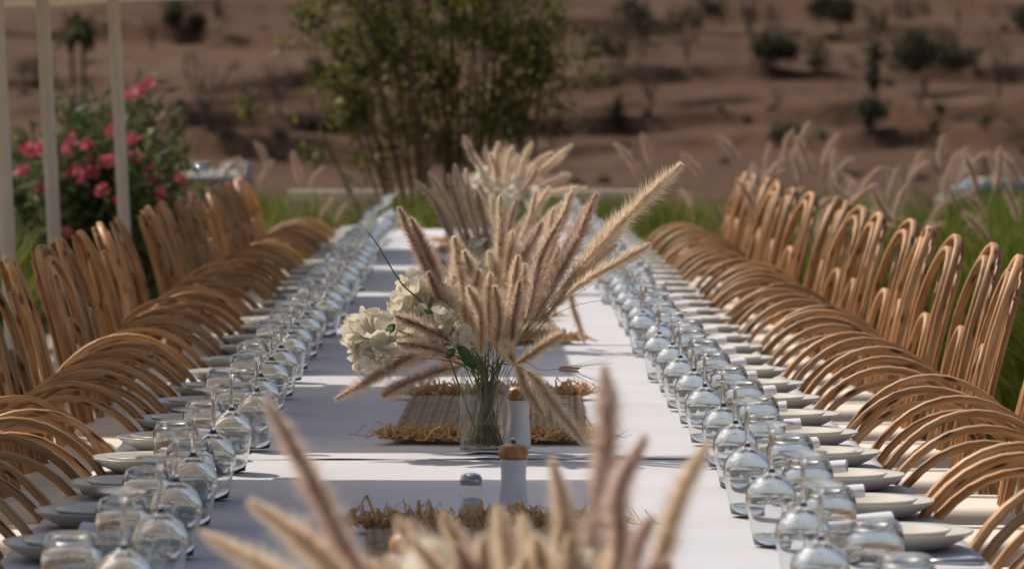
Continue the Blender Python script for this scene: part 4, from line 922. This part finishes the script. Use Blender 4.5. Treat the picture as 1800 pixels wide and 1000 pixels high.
hill_tree('hill_tree', 'small upright tree with a tuft on a thin trunk left of the broad tree', 1533, 228, [(1535, 98, 20, 20), (1533, 140, 8, 10)], HILLL, G1, 420)
hill_tree('hill_tree', 'dark tree cut off by the right edge of the photo', 1806, 82, [(1803, 38, 20, 22)], HILLL, G1, 500)
hill_tree('hill_bush', 'dark bush at the foot of the upright tuft tree', 1528, 230, [(1528, 195, 22, 22)], HILLL, 'bushes on the dry hillside', 450, cat='bush')
hill_tree('hill_bush', 'dark bush above the tallest right plumes near the slope foot', 1380, 248, [(1380, 232, 24, 14)], HILLL, 'bushes on the dry hillside', 450, cat='bush')
hill_tree('hill_bush', 'low grey bush beside the tall shrub on the bank', 1080, 215, [(1085, 195, 18, 18)], HPALE, 'bushes on the dry hillside', 350, cat='bush')
hill_tree('hill_bush', 'low dark bush on the left slope behind the cream poles', 60, 150, [(62, 122, 34, 22)], HILLL, 'bushes on the dry hillside', 450, cat='bush')
hill_tree('hill_bush', 'low dark bush beside the left edge of the tall shrub', 560, 150, [(560, 122, 18, 22)], HILLL, 'bushes on the dry hillside', 350, cat='bush')

def scrub():
    rnd = random.Random(77); Vs = []; Fs = []; k = 0
    for _ in range(110):
        px_ = rnd.uniform(-80, 1900); py_ = rnd.choice([rnd.uniform(20, 330), rnd.uniform(180, 330)]); b = on_hill(px_, py_); b.z = hill_h(b.x, b.y)
        r = rnd.uniform(0.25, 0.7) * (1.0 if py_ > 180 else 1.5); n = 46
        q = RNG.normal(size=(n, 3)) * np.array((r, r, r * 0.5)) * 0.5; q[:, 2] = np.abs(q[:, 2]); q += np.array(tuple(b))
        V, F = quads_leaves(q, rdir(n), rdir(n), RNG.uniform(0.3, 0.6, n), RNG.uniform(0.2, 0.4, n)); Vs.append(V); Fs.append(F + k); k += len(V)
    o = link('scrub', npmesh('scrub', np.concatenate(Vs), np.concatenate(Fs)), HILLL); tag(o, 'low dry scrub scattered over the brown hillside', 'scrub', kind='stuff')
scrub()
def bare_tree(px_, base_y, w, h, label, n=5):
    rnd = random.Random(int(px_ * 3 + base_y)); b = on_hill(px_, base_y); b.z = hill_h(b.x, b.y) - 0.1; k = b.y / FPX; W = w * k; H = h * k
    r = tag(empty('bare_tree', b), label, 'tree', 'leafless trees on the dry hillside')
    link('trunk', sweep('trunk', catmull([Vector((0, 0, 0)), Vector((rnd.uniform(-.03, .03) * W, 0, 0.2 * H)), Vector((rnd.uniform(-.08, .08) * W, 0, 0.4 * H))], 6), circ(0.028 * H, 6), Vector((0, 1, 0)), lambda q: 1 - 0.4 * q, False), HBARK, r)
    tw = []
    for i in range(n):
        u = -0.5 + (i + 0.5) / n + rnd.uniform(-0.06, 0.06); a = Vector((u * 0.15 * W, 0, H * rnd.uniform(0.12, 0.36))); e = Vector((u * W, rnd.uniform(-0.3, 0.3) * W, H * rnd.uniform(0.75, 1.02)))
        pa = catmull([a, a.lerp(e, 0.45) + Vector((u * 0.12 * W, 0, 0.02 * H)), e], 9)
        link('limb', sweep('limb', pa, circ(0.017 * H, 5), Vector((0, 1, 0)), lambda q: 1 - 0.65 * q, False), HBARK, r)
        for _ in range(9):
            q = pa[rnd.randrange(3, 10)]; f = q + Vector((rnd.gauss(u * 0.1, 0.1) * W, rnd.gauss(0, 0.1) * W, rnd.uniform(0.06, 0.22) * H)); tw.append(sweep('twig', [q, q.lerp(f, 0.5) + Vector((0, 0, 0.01 * H)), f], circ(0.007 * H, 3), Vector((0, 1, 0)), None, False))
    o = link('twigs', merge('twigs', tw), HBARK, r); o['kind'] = 'stuff'
bare_tree(362, 232, 96, 130, 'forked leafless tree on the left slope, right of the oleander top')
bare_tree(1142, 212, 64, 100, 'leafless tree on the bank below the grey green clump')
bare_tree(1686, 48, 54, 70, 'leafless tree at the top edge on the right')
bare_tree(1757, 172, 46, 108, 'leafless tree right of the broad spreading tree')
bare_tree(1318, 88, 36, 100, 'tall thin leafless tree left of the round lone tree')
bare_tree(1578, 36, 30, 50, 'short leafless tree at the top edge, left of its twin at right')
bare_tree(490, 205, 60, 90, 'faint leafless tree between the forked one and the tall shrub')
bare_tree(268, 92, 40, 70, 'small leafless tree above the oleander, right of the rear pole')
bare_tree(1368, 190, 34, 44, 'stunted leafless shrub below the round lone tree')
bare_tree(1208, 122, 22, 60, 'thin leafless sapling below the bushy top edge tree')
bare_tree(1618, 205, 30, 50, 'stunted leafless shrub under the broad spreading tree')

def palm(px_, base_y, top_y, label):
    rnd = random.Random(px_); b = on_hill(px_, base_y); b.z = hill_h(b.x, b.y) - 0.1; k = b.y / FPX; H = (base_y - top_y) * k
    r = tag(empty('palm_tree', b), label, 'palm tree', 'pair of palms on the left slope')
    link('trunk', sweep('trunk', [Vector((0.05 * math.sin(t * 5), 0, H * t)) for t in np.linspace(0, 1, 9)], circ(0.20, 8), Vector((0, 1, 0)), lambda q: 1.15 - 0.2 * q), HBARK, r)
    for i in range(26):
        a = i * 2.4; el = rnd.uniform(-0.9, 1.2); V = []; F = []; L = rnd.uniform(2.2, 2.9)
        for s in range(11):
            t = s / 10; x = L * t * math.cos(el); z = L * t * math.sin(el) - 0.55 * t * t * L * max(0.2, math.cos(el)); c = Vector((x * math.cos(a), x * math.sin(a), H + z))
            sd = Vector((-math.sin(a), math.cos(a), 0)); w = 0.34 * math.sin(PI * min(1, t * 0.88 + 0.1)) + 0.02
            V += [tuple(c + sd * w - Vector((0, 0, 0.5 * w))), tuple(c), tuple(c - sd * w - Vector((0, 0, 0.5 * w)))]
            if s: k3 = 3 * s; F += [(k3 - 3, k3 - 2, k3 + 1, k3), (k3 - 2, k3 - 1, k3 + 2, k3 + 1)]
        fo = link('frond', npmesh('frond', V, F), PALML, r)
palm(127, 205, 48, 'slimmer left palm of the pair behind the middle pole'); palm(147, 208, 42, 'right palm of the pair behind the middle pole')

# ================================================================== WALL AND CARS BEYOND
def low_wall():
    a = P(505, 345, 40.0); b = P(1130, 345, 40.0); r = tag(empty('low_wall', (a.x, 40.0, 0)), 'low pale garden wall behind the grass at the table end', 'wall')
    w = b.x - a.x; st = simple('pale_render', (0.50, 0.40, 0.30), 0.85, 0.1, var=0.1, nscale=3)
    link('wall_body', box_mesh('wall_body', w, 0.22, a.z - 0.04, 0.005, 1, (a.z - 0.04) / 2), st, r).location = (w / 2, 0, 0)
    for k in range(6):
        link('coping_stone', box_mesh('coping_stone', w / 6 - 0.006, 0.30, 0.09, 0.012, 2, a.z + 0.006), simple('coping', (0.56, 0.46, 0.35), 0.8, 0.1, var=0.12, nscale=4) if k == 0 else bpy.data.materials['coping'], r).location = (w * (k + 0.5) / 6, 0, 0)
low_wall()
def make_car():
    r = empty('parked_car', (0, 0, 0)); paint = simple('white_car_paint', (0.55, 0.52, 0.47), 0.3, 0.5, var=0.03); gl = simple('car_window', (0.10, 0.13, 0.15), 0.08, 0.6, var=0.05); ty = simple('tyre_rubber', (0.03, 0.03, 0.03), 0.8, 0.2)
    def prism(name, prof_, w0, w1):
        bm = bmesh.new(); n = len(prof_); A = [bm.verts.new((x, -w(z), z)) for x, z, w in [(x, z, (lambda q: (w0 + (w1 - w0) * max(0, min(1, (q - 0.85) / 0.55))) / 2)) for x, z in prof_]]; B = [bm.verts.new((v.co.x, -v.co.y, v.co.z)) for v in A]
        bm.faces.new(A[::-1]); bm.faces.new(B)
        for i in range(n): j = (i + 1) % n; bm.faces.new((A[i], A[j], B[j], B[i]))
        bmesh.ops.bevel(bm, geom=bm.edges[:], offset=0.05, segments=2, affect='EDGES'); bmesh.ops.recalc_face_normals(bm, faces=bm.faces)
        me = bpy.data.meshes.new(name); bm.to_mesh(me); bm.free(); return me
    link('body', prism('body', [(-2.1, 0.3), (2.1, 0.3), (2.15, 0.7), (1.9, 0.86), (1.0, 0.96), (0.3, 1.42), (-1.2, 1.46), (-1.95, 1.0), (-2.15, 0.9)], 1.74, 1.36), paint, r)
    for nm, pts in (('windscreen', [(1.02, -0.66, 0.98), (1.02, 0.66, 0.98), (0.36, 0.58, 1.40), (0.36, -0.58, 1.40)]), ('rear_window', [(-1.98, -0.64, 1.0), (-1.98, 0.64, 1.0), (-1.28, 0.56, 1.42), (-1.28, -0.56, 1.42)])):
        sh = Vector((0.04, 0, 0.03)) if nm == 'windscreen' else Vector((-0.04, 0, 0.03))
        V = [tuple(Vector(p) + sh) for p in pts] + [tuple(Vector(p) + sh * 0.3) for p in pts]
        link(nm, npmesh(nm, V, [(0, 1, 2, 3), (7, 6, 5, 4), (0, 4, 5, 1), (1, 5, 6, 2), (2, 6, 7, 3), (3, 7, 4, 0)]), gl, r)
    for sy in (-1, 1):
        V = []
        for o_ in (0.885, 0.82): V += [(0.85, sy * o_, 0.98), (-1.75, sy * o_, 1.0), (-1.15, sy * (o_ - 0.14), 1.38), (0.3, sy * (o_ - 0.14), 1.36)]
        link('side_window', npmesh('side_window', V, [(0, 1, 2, 3), (7, 6, 5, 4), (0, 4, 5, 1), (1, 5, 6, 2), (2, 6, 7, 3), (3, 7, 4, 0)]), gl, r)
    for x in (1.35, -1.35):
        for y in (0.78, -0.78):
            w = link('wheel', lathe('wheel', [(0.0, -0.09), (0.28, -0.09), (0.32, -0.06), (0.32, 0.06), (0.28, 0.09), (0.0, 0.09)], 20), ty, r); w.location = (x, y, 0.32); w.rotation_euler = (PI / 2, 0, 0)
    return r
car = make_car()
def ground_z(x, d): return hill_h(x, d)
for i, (px_, d, rz, lab) in enumerate([(1785, 130, 0.25, 'white car roof and window showing above the grass at the right edge'), (352, 292, -1.45, 'small white car far off, left of two beyond the left chairs'), (412, 292, -1.66, 'small white car far off, right of two beyond the left chairs')]):
    o = car if i == 0 else copy_tree(car)
    x = P(px_, 300, d).x; o.location = (x, d, ground_z(x, d) - (0.0 if i else 0.0)); o.rotation_euler = (0, 0, rz); tag(o, lab, 'car', 'white cars beyond the terrace')
